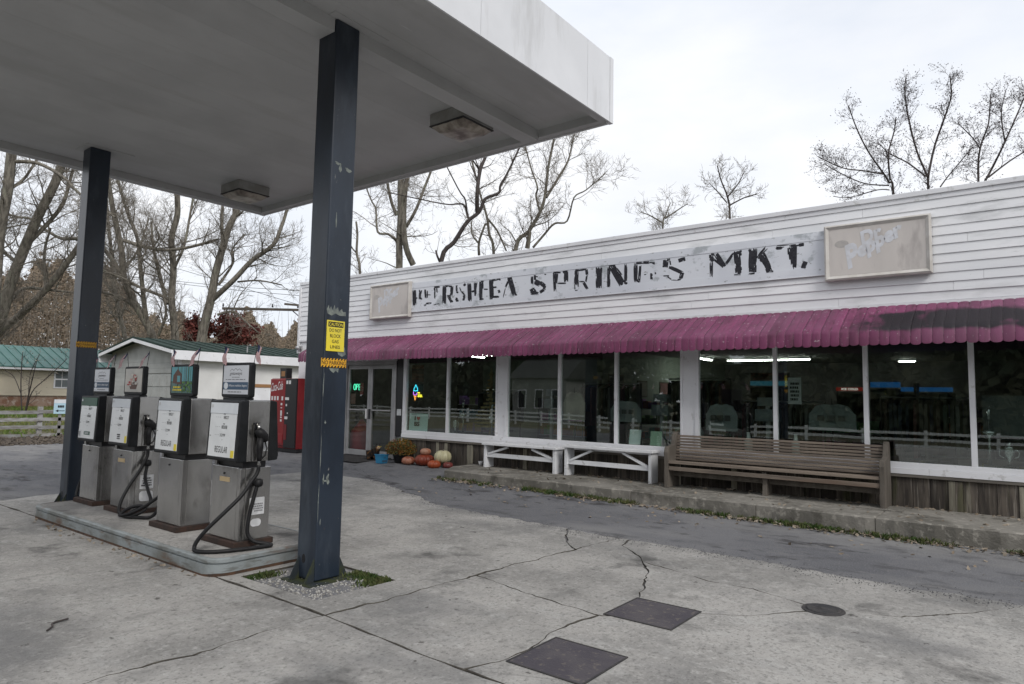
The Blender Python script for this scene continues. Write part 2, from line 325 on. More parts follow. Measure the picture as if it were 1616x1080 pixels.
shedwall = mat('shed_white_wall', (.68, .68, .67), (.60, .60, .59), scale=.7, rough=.7, spots=[((.45, .44, .42), 1.5, .62, .8, (1, 1, .4), .5)])
shedgrey = mat('shed_grey_siding', (.42, .43, .42), (.36, .37, .36), scale=2, rough=.7, rand=.05)
greenroof = mat('green_metal_roof', (.010, .028, .022), (.016, .038, .030), scale=1.5, rough=.75, rand=.06)
tealroof = mat('teal_metal_roof', (.035, .125, .108), (.05, .15, .13), scale=1, rough=.4, rand=.05)
cream = mat('cream_siding', (.64, .58, .46), (.58, .52, .41), scale=.6, rough=.7, rand=.03)
brick = mat('old_brick', (.24, .13, .085), (.36, .26, .20), scale=2.2, rough=.9, spots=[((.50, .44, .38), 3, .55, .68, None, .7)])
greyfence = mat('weathered_rail', (.30, .30, .30), (.20, .19, .18), scale=4, rough=.9, stretch=(1, 1, 3), rand=.15)
whitefence = mat('white_rail', (.72, .73, .72), rough=.6)
red_m = mat('machine_red', (.26, .012, .016), (.20, .01, .014), scale=2, rough=.3, spec=.5, coat=.4)
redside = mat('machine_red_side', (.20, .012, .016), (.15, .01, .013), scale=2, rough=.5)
black_m = mat('machine_black', (.012, .012, .014), rough=.35, spec=.5)
whitep = mat('white_plastic', (.66, .66, .66), rough=.4)
woodbrown = mat('brown_strip', (.30, .16, .07), rough=.7)
hatch_m = mat('steel_hatch', (.060, .054, .064), (.080, .072, .078), scale=4, rough=.75, spec=.3, bump=.9, bscale=70, bdist=.006, spots=[((.16, .14, .12), 22, .60, .74, None, .6)])
iron = mat('cast_iron', (.03, .03, .032), (.05, .046, .045), scale=9, rough=.8, bump=.8, bscale=50)
wire_m = mat('wire_black', (.012, .012, .014), rough=.6)
polewood = mat('pole_wood', (.10, .085, .07), (.07, .06, .05), scale=4, rough=.9)
silver = mat('trophy_silver', (.55, .56, .57), rough=.25, metal=.9)

# ------------------------------------------------------------------ ground
def gz(x, y):
    z = .10*sm(7.4, 9.2, y)*sm(-.5, -8.0, x) + .03*sm(7.4, 9.2, y)
    z += -1.1*sm(-6, -18, y)
    z += .25*sm(-20, -34, x)
    return z
def sheet(name, xs, ys, off, m, jitter=0):
    V = [(x, y, gz(x, y)+off) for y in ys for x in xs]; nx = len(xs)
    F = [(j*nx+i, j*nx+i+1, (j+1)*nx+i+1, (j+1)*nx+i) for j in range(len(ys)-1) for i in range(nx-1)]
    return tag(link(name, fast_mesh(name, V, F, m, True)), kind='structure')
def spaced(a, b, d): n = max(1, round((b-a)/d)); return [a+(b-a)*i/n for i in range(n+1)]
xs = [-600, -250, -120]+spaced(-70, 60, 2.5)+[120, 250, 600]
sheet('ground', xs, xs, -.05, lawn_m)
sheet('road', spaced(-21, 14, .7), spaced(-13, 12.6, .5), -.014, asphalt)
# the concrete forecourt: slabs parted by joints and cracks
forecourt = bpy.data.objects.new('forecourt', None); COL.objects.link(forecourt); tag(forecourt, kind='structure')
def jag(pts, step=.07, amp=.012, seed=0):
    r = random.Random(seed); o = []; off = 0
    for a, b in zip(pts, pts[1:]):
        L = math.hypot(b[0]-a[0], b[1]-a[1]); n = max(1, int(L/step)); nx, ny = -(b[1]-a[1])/L, (b[0]-a[0])/L
        for i in range(n):
            t = i/n; off = off*.6+r.uniform(-amp, amp); o.append((a[0]+(b[0]-a[0])*t+nx*off, a[1]+(b[1]-a[1])*t+ny*off))
    return o+[pts[-1]]
def cut(poly, line):
    """part a polygon along a polyline that enters and leaves it"""
    hits = []
    for i in range(len(line)-1):
        p, q = line[i], line[i+1]
        for k in range(len(poly)):
            a, b = poly[k], poly[(k+1) % len(poly)]
            d = (q[0]-p[0])*(b[1]-a[1])-(q[1]-p[1])*(b[0]-a[0])
            if abs(d) < 1e-12: continue
            t = ((a[0]-p[0])*(b[1]-a[1])-(a[1]-p[1])*(b[0]-a[0]))/d; u = ((a[0]-p[0])*(q[1]-p[1])-(a[1]-p[1])*(q[0]-p[0]))/d
            if 0 <= t < 1 and 0 <= u < 1: hits.append((i+t, k, (p[0]+(q[0]-p[0])*t, p[1]+(q[1]-p[1])*t)))
    if len(hits) < 2: return [poly]
    hits.sort(); (t0, k0, P0), (t1, k1, P1) = hits[0], hits[-1]
    mid = [line[i] for i in range(len(line)) if t0 < i < t1]
    def walk(ka, kb):
        o = []; k = (ka+1) % len(poly)
        while True:
            o.append(poly[k])
            if k == kb: break
            k = (k+1) % len(poly)
        return o
    A = [P0]+mid+[P1]+(walk(k1, k0) if k1 != k0 or True else [])
    B = [P1]+mid[::-1]+[P0]+walk(k0, k1)
    return [A, B]
def area(p): return sum(p[i][0]*p[(i+1) % len(p)][1]-p[(i+1) % len(p)][0]*p[i][1] for i in range(len(p)))/2
def slab(poly, gap, top=0.0, depth=.05, m=None, parent=None, name='concrete_slab', bev=.004, joint=True, hole=None):
    """one cast slab: top face, worn arris and dirty joint sides, with an opening if hole is given"""
    b = MB(); rings = []
    for h, P in enumerate([poly]+([hole] if hole else [])):
        if (area(P) < 0) != (h == 1): P = P[::-1]
        q = []
        for p in P:
            if not q or math.hypot(p[0]-q[-1][0], p[1]-q[-1][1]) > .004: q.append(p)
        P = q; n = len(P)
        def inset(d):
            o = []
            for i in range(n):
                a, p, c = P[i-1], P[i], P[(i+1) % n]
                e1 = Vector((p[0]-a[0], p[1]-a[1])).normalized(); e2 = Vector((c[0]-p[0], c[1]-p[1])).normalized()
                nn = Vector((-e1.y-e2.y, e1.x+e2.x)); l = nn.length
                nn = nn/l if l > .2 else Vector((-e1.y, e1.x)); k = d/max(.45, nn.dot(Vector((-e1.y, e1.x))))
                if joint: k *= .35+.75*abs(math.sin(p[0]*3.1+p[1]*2.3)+.7*math.sin(p[0]*9.7-p[1]*8.1))
                o.append((p[0]+nn.x*k, p[1]+nn.y*k))
            return o
        i0, i1 = inset(gap), inset(gap+bev)
        vs = [(x, y, top-depth) for x, y in i0]+[(x, y, top-bev) for x, y in i0]+[(x, y, top) for x, y in i1]
        base = len(b.v)+2*n
        b.add(vs, [(i, (i+1) % n, n+(i+1) % n, n+i) for i in range(n)]+[(n+i, n+(i+1) % n, 2*n+(i+1) % n, 2*n+i) for i in range(n)], 1 if joint else 0)
        rings.append((base, i1))
    if not hole: b.f.append(tuple(rings[0][0]+i for i in range(len(rings[0][1])))); b.m.append(0)
    else:
        idx = [r0+i for r0, r in rings for i in range(len(r))]
        for t in tessellate_polygon([[Vector((x, y, 0)) for x, y in r] for _, r in rings]):
            f = tuple(idx[i] for i in t); u, v, w_ = (b.v[i] for i in f)
            if (v[0]-u[0])*(w_[1]-u[1])-(v[1]-u[1])*(w_[0]-u[0]) < 0: f = f[::-1]
            b.f.append(f); b.m.append(0)
    return b.build(name, [m or concrete, joint_m] if joint else (m or concrete), parent if parent is not None else forecourt)
Aj = jag([(-3.80, -7), (-3.78, 1.47), (-3.73, 2.03), (-3.76, 2.82), (-3.69, 3.3), (-3.66, 4.0), (-3.62, 4.84), (-3.57, 5.4), (-3.53, 6.0), (-3.46, 7)], .05, .016, 1)
Bj = jag([(-12, 2.86), (-5.2, 2.88), (-3.9, 2.87), (-3.7, 2.86), (-2.8, 2.80), (-2.2, 2.79), (6, 2.7)], .09, .004, 2)
edge = [(-10.75, -7), (5, -7)]+jag([(5, 6.22), (-.12, 6.28), (-1.66, 6.34), (-2.9, 6.42), (-3.5, 6.36), (-4.5, 6.47), (-6.2, 6.6), (-7.6, 7.2), (-8.95, 7.8), (-10.1, 8.25), (-10.75, 8.2)], .06, .035, 3)+[(-10.75, 3.4), (-10.6, 3.0), (-10.7, 0)]
left, right = cut(edge, Aj)
if sum(p[0] for p in left)/len(left) > sum(p[0] for p in right)/len(right): left, right = right, left
def lowfirst(ab): return sorted(ab, key=lambda P: sum(p[1] for p in P)/len(P))
la, lb = lowfirst(cut(left, Bj)); ra, rb = lowfirst(cut(right, Bj))
pit = [(-5.0, 3.02), (-4.06, 3.02), (-4.03, 3.74), (-5.0, 3.76)]
lc = jag([(-3.5, 5.62), (-3.6, 5.67), (-3.83, 5.91), (-4.12, 6.35), (-4.3, 6.7)], .06, .012, 5)
lbs = sorted(cut(lb, lc), key=lambda P: -abs(area(P)))
slots = [la, ra, lbs[0]]+lbs[1:]
C1 = jag([(-3.9, 4.3), (-3.54, 4.26), (-3.24, 4.18), (-2.79, 4.10), (-2.35, 4.06), (-1.85, 4.55), (-1.57, 4.73), (-1.41, 4.98), (-1.25, 5.19), (-.79, 5.39), (-.41, 5.79), (-.18, 6.18), (0, 6.6)], .05, .014, 6)
lw, upp = lowfirst(cut(rb, C1))
D1 = jag([(-2.2, 4.1), (-2.4, 4.67), (-2.45, 4.88), (-2.63, 5.29), (-2.87, 5.66), (-3.06, 5.87), (-3.3, 6.1), (-3.42, 6.6)], .05, .014, 7)
u1, u2 = sorted(cut(upp, D1), key=lambda P: sum(p[0] for p in P)/len(P))
F1 = jag([(-2.95, 5.65), (-2.54, 5.53), (-2.14, 5.40), (-1.79, 5.40), (-1.37, 5.24), (-1.2, 5.0)], .05, .012, 8)
u3, u4 = lowfirst(cut(u2, F1))
H1 = jag([(-2.3, 4.4), (-2.42, 3.76), (-2.41, 3.55), (-2.36, 3.2), (-2.38, 3.0), (-2.5, 2.6)], .05, .012, 9)
slots += [u1, u3, u4]+cut(lw, H1)
for i, P in enumerate(slots): slab(P, .0075 if i < 3 else .0045, top=[0, .003, .002, -.001, .001, .002][i % 6], hole=pit if i == 2 else None)
bound = [p for p in edge if p[1] > 6 and p[0] < 4]
def gritspot():
    p = rng.choice(bound); d = rng.gauss(0, .10); x = p[0]+rng.uniform(-.05, .05); y = p[1]+d-.03; return (x, y, .003 if d < .03 else gz(x, y)-.010)
EDGE_GRIT = gritspot
# gravel pit round the near column, grass and moss at its rim
bedo = MB().box(-5.1, 2.95, -.06, -3.95, 3.85, -.045).build('gravel_bed', dirt); tag(bedo, kind='structure')
def pebbles(name, n, fx, size, m, label, cat):
    P = np.array([fx() for _ in range(n)]); s = nrg.uniform(.5, 1.3, (n, 1, 1))*size
    base = np.array([(1, 0, 0), (-.9, .2, 0), (0, 1, .1), (.1, -1, 0), (0, 0, .7), (.1, 0, -.7)])
    V = base[None]*s*nrg.uniform(.7, 1.2, (n, 1, 3)); an = nrg.uniform(0, 6.28, n); c, q = np.cos(an), np.sin(an)
    X = V[:, :, 0]*c[:, None]-V[:, :, 1]*q[:, None]; Y = V[:, :, 0]*q[:, None]+V[:, :, 1]*c[:, None]
    V = np.stack([X, Y, V[:, :, 2]], 2)+P[:, None]
    f = np.array([(0, 2, 4), (2, 1, 4), (1, 3, 4), (3, 0, 4), (2, 0, 5), (1, 2, 5), (3, 1, 5), (0, 3, 5)])
    F = (f[None]+(np.arange(n)*6)[:, None, None]).reshape(-1, 3)
    return tag(link(name, fast_mesh(name, V.reshape(-1, 3), F, m, True)), label, cat, kind='stuff')
pebbles('gravel', 4200, lambda: (rng.uniform(-4.98, -4.06), rng.uniform(3.03, 3.73), -.042+rng.uniform(0, .03)), .013, gravel_m, 'pale gravel filling the pit around the near column foot', 'gravel')
pebbles('edge_grit', 4200, EDGE_GRIT, .0055, asphalt, 'loose dark grit scattered where the asphalt meets the concrete', 'grit')
def blades(name, spots, hgt, m, label, cat, n=5):
    V = []; F = []
    for x, y, z, s in spots:
        for _ in range(n):
            a = rng.uniform(0, 6.28); h = hgt*s*rng.uniform(.5, 1.2); l = rng.uniform(.2, .8)*h; wd = .004+.003*s
            dx, dy = math.cos(a), math.sin(a); ox, oy = rng.uniform(-.03, .03), rng.uniform(-.03, .03); b = len(V)
            V += [(x+ox-dy*wd, y+oy+dx*wd, z), (x+ox+dy*wd, y+oy-dx*wd, z), (x+ox+dx*l*.4+dy*wd*.6, y+oy+dy*l*.4-dx*wd*.6, z+h*.7), (x+ox+dx*l, y+oy+dy*l, z+h)]
            F.append((b, b+1, b+2, b+3))
    return tag(link(name, fast_mesh(name, V, F, m)), label, cat, kind='stuff')
sp = []
for _ in range(420):
    t = rng.random()
    if t < .62: x, y = rng.uniform(-4.45, -4.05), 3.72-abs(rng.gauss(0, .07))
    elif t < .8: x, y = rng.uniform(-4.16, -4.05), rng.uniform(3.45, 3.74)
    else: x, y = rng.uniform(-4.98, -4.86), rng.uniform(3.04, 3.3)
    sp.append((x, y, -.03, rng.uniform(.4, 1)))
blades('pit_grass', sp, .055, grass_m, 'green grass and clover at the rim of the gravel pit', 'grass', 7)
# walkway along the shop front
walkway = bpy.data.objects.new('walkway', None); COL.objects.link(walkway); tag(walkway, kind='structure')
wx = [-8.28, -6.3, -4.45, -2.75, -1.45, .7, 3.2, 6.2]
for i in range(len(wx)-1):
    a, b = wx[i], wx[i+1]; fl = [(a, 8.44), (b, 8.44)]
    fr = jag([(a+(.32 if i == 0 else 0), 8.43), (b, 8.43)], .09, .012, 20+i)
    slab(fr+jag([(b, 8.43), (b, 9.585)], .2, .006, 40+i)[1:]+[(a, 9.585)]+(jag([(a, 9.585), (a, 9.0), (a+.32, 8.43)], .15, .006, 50)[1:-1] if i == 0 else jag([(a, 9.585), (a, 8.43)], .2, .006, 39+i)[1:-1]),
         .004, .2, .26, walk_c, walkway, 'walkway_slab', .014, False)
sp = []
for _ in range(2300):
    x = -8.1+11*rng.random()**.8; d = abs(rng.gauss(0, .055))
    if math.sin(x*2.1)+math.sin(x*5.3+1)+rng.uniform(-1.2, 1.2) < -.3: continue
    sp.append((x, 8.40-d, gz(x, 8.38-d)-.012, rng.uniform(.35, 1)))
blades('verge_grass', sp, .06, grass_m, 'ragged green grass along the foot of the concrete walkway', 'grass', 6)
def litter(name, n, fx, size, label):
    P = np.array([fx() for _ in range(n)]); V, F = leaf_quads(P, size, .75); return tag(link(name, fast_mesh(name, V, F, deadleaf)), label, 'leaves', kind='stuff')
def leafspot():
    t = rng.random(); x = -8+11*rng.random()
    if t < .62: y = 8.38-abs(rng.gauss(0, .10)); return (x, y, gz(x, y)-.004+rng.uniform(0, .012))
    if t < .92: y = rng.uniform(8.5, 9.55) if rng.random() < .4 else 9.56-abs(rng.gauss(0, .07)); return (x, y, .204+rng.uniform(0, .008))
    y = rng.uniform(7.2, 8.3); return (x, y, gz(x, y)-.008)
litter('fallen_leaves', 1500, leafspot, .030, 'dry tan leaves blown along the walkway and its grass edge')
def leafspot2():
    x = rng.uniform(-9, -5.2); y = 2.80-abs(rng.gauss(0, .05)); return (x, y, .006+rng.uniform(0, .006))
litter('island_leaf_litter', 70, leafspot2, .022, 'small dry leaves lying against the fuel island kerb')
# far verge: dark leaf strip before the rail fence, and grass on the lawn
def vergespot(): x = rng.uniform(-23.3, -20.6); y = rng.uniform(2, 10.5); return (x, y, gz(x, y)-.04+rng.uniform(0, .05))
pebbles('verge_mulch', 5000, vergespot, .05, mat('dark_mulch', (.06, .05, .042), (.11, .09, .07), scale=6, rough=1), 'dark strip of mulch and leaves in front of the rail fence', 'mulch')
sp = [(x, y, gz(x, y)-.05, rng.uniform(.6, 1.4)) for x, y in ((rng.uniform(-46, -23.2), rng.uniform(2, 24)) for _ in range(11000))]
blades('lawn_grass', sp, .12, mat('lawn_grass', (.10, .16, .035), (.19, .19, .07), scale=.9, rough=.8, spec=.15), 'green lawn behind the grey rail fence', 'grass', 6)

# ------------------------------------------------------------------ fuel canopy
CX0, CX1, CY0, CY1 = -10.28, -3.57, .55, 6.28; ZL, ZS, ZT = 4.46, 4.55, 5.175
canopy = thing('fuel_canopy', 'flat grey canopy with white fascia on two navy columns over the pumps', 'canopy', (-7, 3.4, 0))
xsm = [CX0+.11+i*(CX1-CX0-.22)/11 for i in range(12)]
for a, b in zip(xsm, xsm[1:]): MB().box(a+.0008, CY0+.1, ZS, b-.0008, CY1-.1, ZS+.03).build('soffit_panel', soffit_m, canopy)
lip = MB()
for x0, y0, x1, y1 in ((CX0, CY0, CX1, CY0+.1), (CX0, CY1-.1, CX1, CY1), (CX0, CY0+.1, CX0+.1, CY1-.1), (CX1-.1, CY0+.1, CX1, CY1-.1)): lip.box(x0+.004, y0+.004 if y0 == CY0 else y0, ZL, x1-.004, y1-.004 if y1 == CY1 else y1, ZL+.14)
lip.build('edge_channel', soffit_m, canopy)
seam = [CY0, 2.38, 4.072, 5.769, CY1-.05]
for a, b in zip(seam, seam[1:]):
    MB().box(CX1, a+.002, ZL-.012, CX1+.018, b-.002, ZT).build('fascia_panel', fascia_m, canopy)
    MB().box(CX0-.018, a+.002, ZL-.012, CX0, b-.002, ZT).build('fascia_panel', fascia_m, canopy)
for i in range(4):
    a = CX0+.03+i*(CX1-CX0-.06)/4; b = CX0+.03+(i+1)*(CX1-CX0-.06)/4
    MB().box(a+.002, CY1, ZL-.012, b-.002, CY1+.018, ZT).build('fascia_panel', fascia_m, canopy)
    MB().box(a+.002, CY0-.018, ZL-.012, b-.002, CY0, ZT).build('fascia_panel', fascia_m, canopy)
for x, y in ((CX1, CY1), (CX0, CY1), (CX1, CY0), (CX0, CY0)):
    s, t = (1 if x == CX1 else -1), (1 if y == CY1 else -1)
    MB().box(x-s*.03, y-t*.048, ZL-.016, x+s*.022, y+t*.022, ZT+.004).build('corner_trim', fascia_m, canopy)
MB().box(CX0, CY0, ZT-.1, CX1, CY1, ZT-.03).build('roof_deck', soffit_m, canopy)
for xc in (-4.57, -9.54):
    if xc > -5:
        MB().box(xc-.10, CY0+.1, 4.43, xc+.10, 3.295, ZS-.001).build('beam', soffit_m, canopy)
        MB().box(xc-.10, 3.545, 4.43, xc+.10, CY1-.1, ZS-.001).build('beam', soffit_m, canopy)
    MB().box(xc-.19, 3.23, ZS-.006, xc+.19, 3.8, ZS-.002).build('cap_plate', soffit_m, canopy)
    c = MB().box(xc-.12, 3.3, .0, xc+.12, 3.54, ZS-.007).build('column', navy, canopy, bevel=.012)
    MB().box(xc-.2, 3.2, -.03, xc+.2, 3.64, -.006).build('base_plate', moss, c)
    for dx, dy in ((-.09, -1), (.105, -1), (-.105, 1), (.09, 1)):
        y0 = 3.3 if dy < 0 else 3.54
        MB().prism([(y0, .17), (y0, -.005), (y0+dy*.09, -.005)][::dy], 'x', xc+dx-.006, xc+dx+.006).build('gusset', moss, c)
    MB().prism([(xc-.03+.022*math.cos(t), .155+.036*math.sin(t)) for t in [i*math.pi/6 for i in range(12)]], 'y', 3.2985, 3.31).build('drain_hole', ink, c)
# bare patches of old glue and chipped paint on the near column
scuff = mat('scraped_glue', (.19, .21, .19), (.12, .135, .13), scale=25, rough=.8)
def patch(pts, nm='paint_scrape', m=scuff):
    MB().prism(pts, 'x', -4.4496, -4.4488).build(nm, m, canopy)
patch([(3.305, 2.145), (3.312, 2.122), (3.33, 2.16), (3.336, 2.125), (3.352, 2.15), (3.37, 2.118), (3.385, 2.165), (3.396, 2.13), (3.42, 2.15), (3.43, 2.115), (3.46, 2.14), (3.47, 2.115), (3.50, 2.12), (3.502, 2.085), (3.44, 2.082), (3.40, 2.095), (3.36, 2.075), (3.32, 2.09)][::-1])
patch([(3.43, 1.79), (3.5, 1.83), (3.515, 1.77), (3.48, 1.75), (3.44, 1.765)])
patch([(3.35, 1.655), (3.45, 1.655), (3.445, 1.62), (3.42, 1.635), (3.40, 1.615), (3.375, 1.63)][::-1])
for y, z, a, b in ((3.345, .78, .006, .035), (3.36, .765, .022, .006), (3.385, .79, .012, .03), (3.39, .76, .012, .02), (3.34, 1.225, .008, .01), (3.47, 3.30, .03, .02), (3.36, 3.33, .025, .014), (3.39, 3.30, .014, .03), (3.37, 2.86, .006, .05), (3.33, .45, .004, .03), (3.31, .98, .003, .12), (3.31, 1.52, .004, .1), (3.305, .6, .003, .15)):
    k = rng.uniform(0, 6); patch([(y+a*(1+.4*math.sin(3*t+k))*math.cos(t), z+b*(1+.4*math.cos(2*t+k))*math.sin(t)) for t in [i*math.pi/5 for i in range(10)]], 'paint_chip')

def canopy_light(x0, y0, label):
    t = thing('canopy_light', label, 'light', (x0+.25, y0+.25, ZS), group='square lamps under the canopy')
    b = MB().box(x0, y0, 4.415, x0+.5, y0+.5, ZS-.002); b.build('housing', lightbox, t, bevel=.006)
    MB().box(x0-.004, y0-.004, 4.405, x0+.504, y0+.504, 4.414).build('rim', iron, t)
    n = 8; V = []; F = []
    for j in range(n+1):
        for i in range(n+1):
            u, v = i/n*2-1, j/n*2-1; d = max(abs(u), abs(v)); V.append((x0+.25+u*.235, y0+.25+v*.235, 4.404-.055*min(1, (1-d)*4)-.006*rng.random()))
    for j in range(n):
        for i in range(n): F.append((j*(n+1)+i, (j+1)*(n+1)+i, (j+1)*(n+1)+i+1, j*(n+1)+i+1))
    MB().add(V, F).build('lens', lens_m, t, smooth=True)
canopy_light(-5.19, 5.13, 'square canopy lamp with stained lens beside the near column beam')
canopy_light(-9.58, 5.13, 'square canopy lamp with dirty lens near the far left canopy corner')

cs = thing('caution_sign', 'yellow caution sign on the near navy column above the striped tape', 'sign', (-4.447, 3.40, 1.79))
MB().box(-4.4465, 3.315, 1.79, -4.4435, 3.49, 2.037).build('panel', yellow, cs)
MB().box(-4.4434, 3.329, 1.985, -4.4428, 3.477, 2.026).build('header', ink, cs)
XD, UD = (0, 1, 0), (0, 0, 1)
text('CAUTION', (-4.4428, 3.403, 2.0055), XD, UD, .135, .026, yellow, cs, off=.0006)
for i, (s, wd) in enumerate((('DO NOT', .12), ('BLOCK', .105), ('GAS', .066), ('LINES', .094))): text(s, (-4.4435, 3.402, 1.958-.0445*i), XD, UD, wd, .027, ink, cs, off=.0008)
def tape(x, y0, z0, ln, h, label):
    t = thing('striped_tape', label, 'sticker', (x, y0+ln/2, z0), group='no parking tapes on the columns')
    b = MB().box(x, y0, z0, x+.002, y0+ln, z0+h).build('strip', orange_y, t)
    n = 8
    for i in range(n):
        for (za, zb, sk) in ((z0+h*.82, z0+h, .014), (z0, z0+h*.18, .014)):
            a = y0+ln*(i+.1)/n; wq = ln/n*.48
            MB().prism([(a, za), (a+wq, za), (a+wq+sk*.6, zb), (a+sk*.6, zb)], 'x', x+.0022, x+.003).build('stripe', ink, t)
    text('NO PARKING', (x+.002, y0+ln/2, z0+h/2), XD, UD, ln*.95, h*.46, ink, t, off=.0008)
tape(-4.4465, 3.275, 1.661, .245, .071, 'black and yellow no parking tape under the caution sign')
tape(-9.4165, 3.285, 1.972, .23, .075, 'black and yellow no parking tape on the far column')

# ------------------------------------------------------------------ pump island
isl = thing('pump_island', 'low concrete pump island with rusty pale blue steel edge band', 'kerb island', (-7.1, 3.4, 0))
MB().prism(rrect(-9.03, 2.86, -5.13, 3.94, .13, 6), 'z', -.02, .139).build('concrete_top', concrete, isl)
o_, i_ = rrect(-9.06, 2.83, -5.10, 3.97, .16, 8), rrect(-9.03, 2.86, -5.13, 3.94, .13, 8); n = len(o_)
b = MB(); prof = [(0, -.02), (0, .088), (-.012, .092), (-.012, .102), (.004, .105), (.004, .130), (-.010, .14)]
for k, (d, z) in enumerate(prof):
    for p, q in zip(o_, i_): b.v.append((p[0]+(p[0]-q[0])*d/.03, p[1]+(p[1]-q[1])*d/.03, z))
for p in i_: b.v.append((p[0], p[1], .1405))
for k in range(len(prof)):
    for i in range(n): b.f.append((k*n+i, k*n+(i+1) % n, (k+1)*n+(i+1) % n, (k+1)*n+i)); b.m.append(0)
b.build('steel_band', steel_band, isl)
rr_ = rrect(-9.0625, 2.8275, -5.0975, 3.9725, .162, 8); b = MB(); n = len(rr_)
for p in rr_: b.v.append((p[0], p[1], -.02))
for i, p in enumerate(rr_): b.v.append((p[0], p[1], .016+.012*math.sin(p[0]*9)*math.sin(p[0]*4.1+1)))
b.f = [(i, (i+1) % n, n+(i+1) % n, n+i) for i in range(n)]; b.m = [0]*n; b.build('rusted_foot', mat('foot_rust', (.085, .045, .026), (.045, .03, .022), scale=14, rough=.9), isl)

# ------------------------------------------------------------------ fuel pumps
def greek(par, c, xd, wd, h, rows, m):                  # rows of small unreadable print
    x = Vector(xd); u = Vector((0, 0, 1)); nn = x.cross(u); c = Vector(c); r = random.Random(rows*7+int(wd*1e4)); b = MB(); lh = h/(rows*1.6-.6)
    for k in range(rows):
        z = h/2-lh/2-k*lh*1.6; p = -wd/2*r.uniform(.75, 1); e = wd/2*r.uniform(.75, 1)
        while p < e-.002:
            L = min(e-p, wd*r.uniform(.07, .2)); q = [c+nn*.0006+x*p+u*(z-lh/2), c+nn*.0006+x*(p+L)+u*(z-lh/2), c+nn*.0006+x*(p+L)+u*(z+lh/2), c+nn*.0006+x*p+u*(z+lh/2)]
            b.add(q, [(0, 1, 2, 3)]); p += L+wd*.03
    return b.build('fine_print', m, par)
def rbox_yz(xa, xb, prof): return MB().prism(prof, 'x', xa, xb)
def fuel_pump(xr, yc, label, header, regular, sideRight, art):
    """xr: right hand face, yc: centre line"""
    t = thing('fuel_pump', label, 'fuel pump', (xr-.25, yc, .14), group='old fuel pumps on the island')
    X0, X1 = xr-.485, xr; z0 = .1405
    MB().box(X0-.05, yc-.19, z0, X1+.01, yc+.18, z0+.048).build('base_plate', rust, t, bevel=.004)
    cab = MB().box(X0+.02, yc-.13, .189, X1-.012, yc+.13, .80).build('cabinet', stainless, t)
    MB().box(X0+.02, yc-.152, .195, X1-.058, yc-.131, .805).build('front_door', stainless, t, bevel=.004)
    MB().box(X1-.0545, yc-.150, .192, X1-.008, yc-.131, .80).build('corner_post', stainless, t, bevel=.003)
    MB().box(X0+.02, yc+.131, .195, X1-.03, yc+.15, .80).build('rear_door', stainless, t, bevel=.004)
    MB().box(X1-.011, yc-.10, .195, X1-.004, yc+.135, .80).build('side_panel', stainless, t, bevel=.002)
    MB().box(X0+.05, yc-.11, .801, X1-.05, yc+.11, .86).build('waist', black_m, t)
    MB().box(X0+.03, yc-.14, .806, X0+.07, yc-.10, .853).build('bracket', stainless, t)
    kl = MB().lathe([(.009, 0), (.009, .006)], n=10); kl.v = [(v[0]+xr-.26, yc-.1525-v[2], v[1]+.745) for v in kl.v]; kl.build('lock', ink, t)
    if sideRight: MB().box(xr-.33, yc-.1545, .675, xr-.17, yc-.1526, .715).build('plate_label', tanlabel, t)
    # head: stainless middle between two slanting black bezels
    hd = MB().box(X0, yc-.105, .855, X1, yc+.10, 1.378).build('head', stainless, t, bevel=.004)
    fb = rbox_yz(X0-.012, X1+.004, [(yc-.106, 1.382), (yc-.185, 1.372), (yc-.205, .868), (yc-.195, .852), (yc-.106, .852)]).build('front_bezel', pumpblack, t, bevel=.008)
    rbox_yz(X0-.012, X1+.004, [(yc+.101, 1.382), (yc+.101, .852), (yc+.19, .858), (yc+.198, .90), (yc+.165, 1.372)]).build('rear_bezel', pumpblack, t, bevel=.008)
    yF = lambda z: yc-.205+.02*(z-.868)/.504           # front plane of the bezel
    def face(xa, xb, za, zb, d, m, nm, par):
        return MB().add([(xa, yF(za)-d, za), (xb, yF(za)-d, za), (xb, yF(zb)-d, zb), (xa, yF(zb)-d, zb), (xa, yF(za), za), (xb, yF(za), za), (xb, yF(zb), zb), (xa, yF(zb), zb)],
            [(0, 1, 2, 3), (0, 4, 5, 1), (1, 5, 6, 2), (2, 6, 7, 3), (3, 7, 4, 0)]).build(nm, m, par)
    pa, pb = X0+.022, X1-.035
    dp = face(pa, pb, .888, 1.26, .003, panelwhite, 'display_panel', t)
    face(pa-.004, pb+.004, 1.262, 1.355, .006, header, 'header_panel', t)
    face(pa+.01, pa+.045, 1.312, 1.338, .009, sticker, 'number_tag', t)
    slope = Vector((0, .02, .504)).normalized(); xd = (1, 0, 0)
    def tx(s, cx, cz, wd, h, m=ink): text(s, (cx, yF(cz)-.0032, cz), xd, slope, wd, h, m, dp, off=.0012, bold=.0)
    xm = (pa+pb)/2
    for s, cx, cz, wd, h in (('8827', xm+.05, 1.228, .085, .026), ('\u2014', xm+.02, 1.257, .035, .006), ('8008', xm+.03, 1.145, .09, .030), ('\u2014', xm+.02, 1.172, .03, .006), ('3299', xm+.01, 1.075, .085, .024), ('-', pa+.022, 1.065, .022, .006), ('.', xm+.01, 1.035, .008, .008)):
        tx(s, cx, cz, wd, h, ink if s != '\u2014' else ink)
    for cz in (1.228, 1.145, 1.075): tx('- - -', xm-.08, cz, .07, .003, inkgrey)
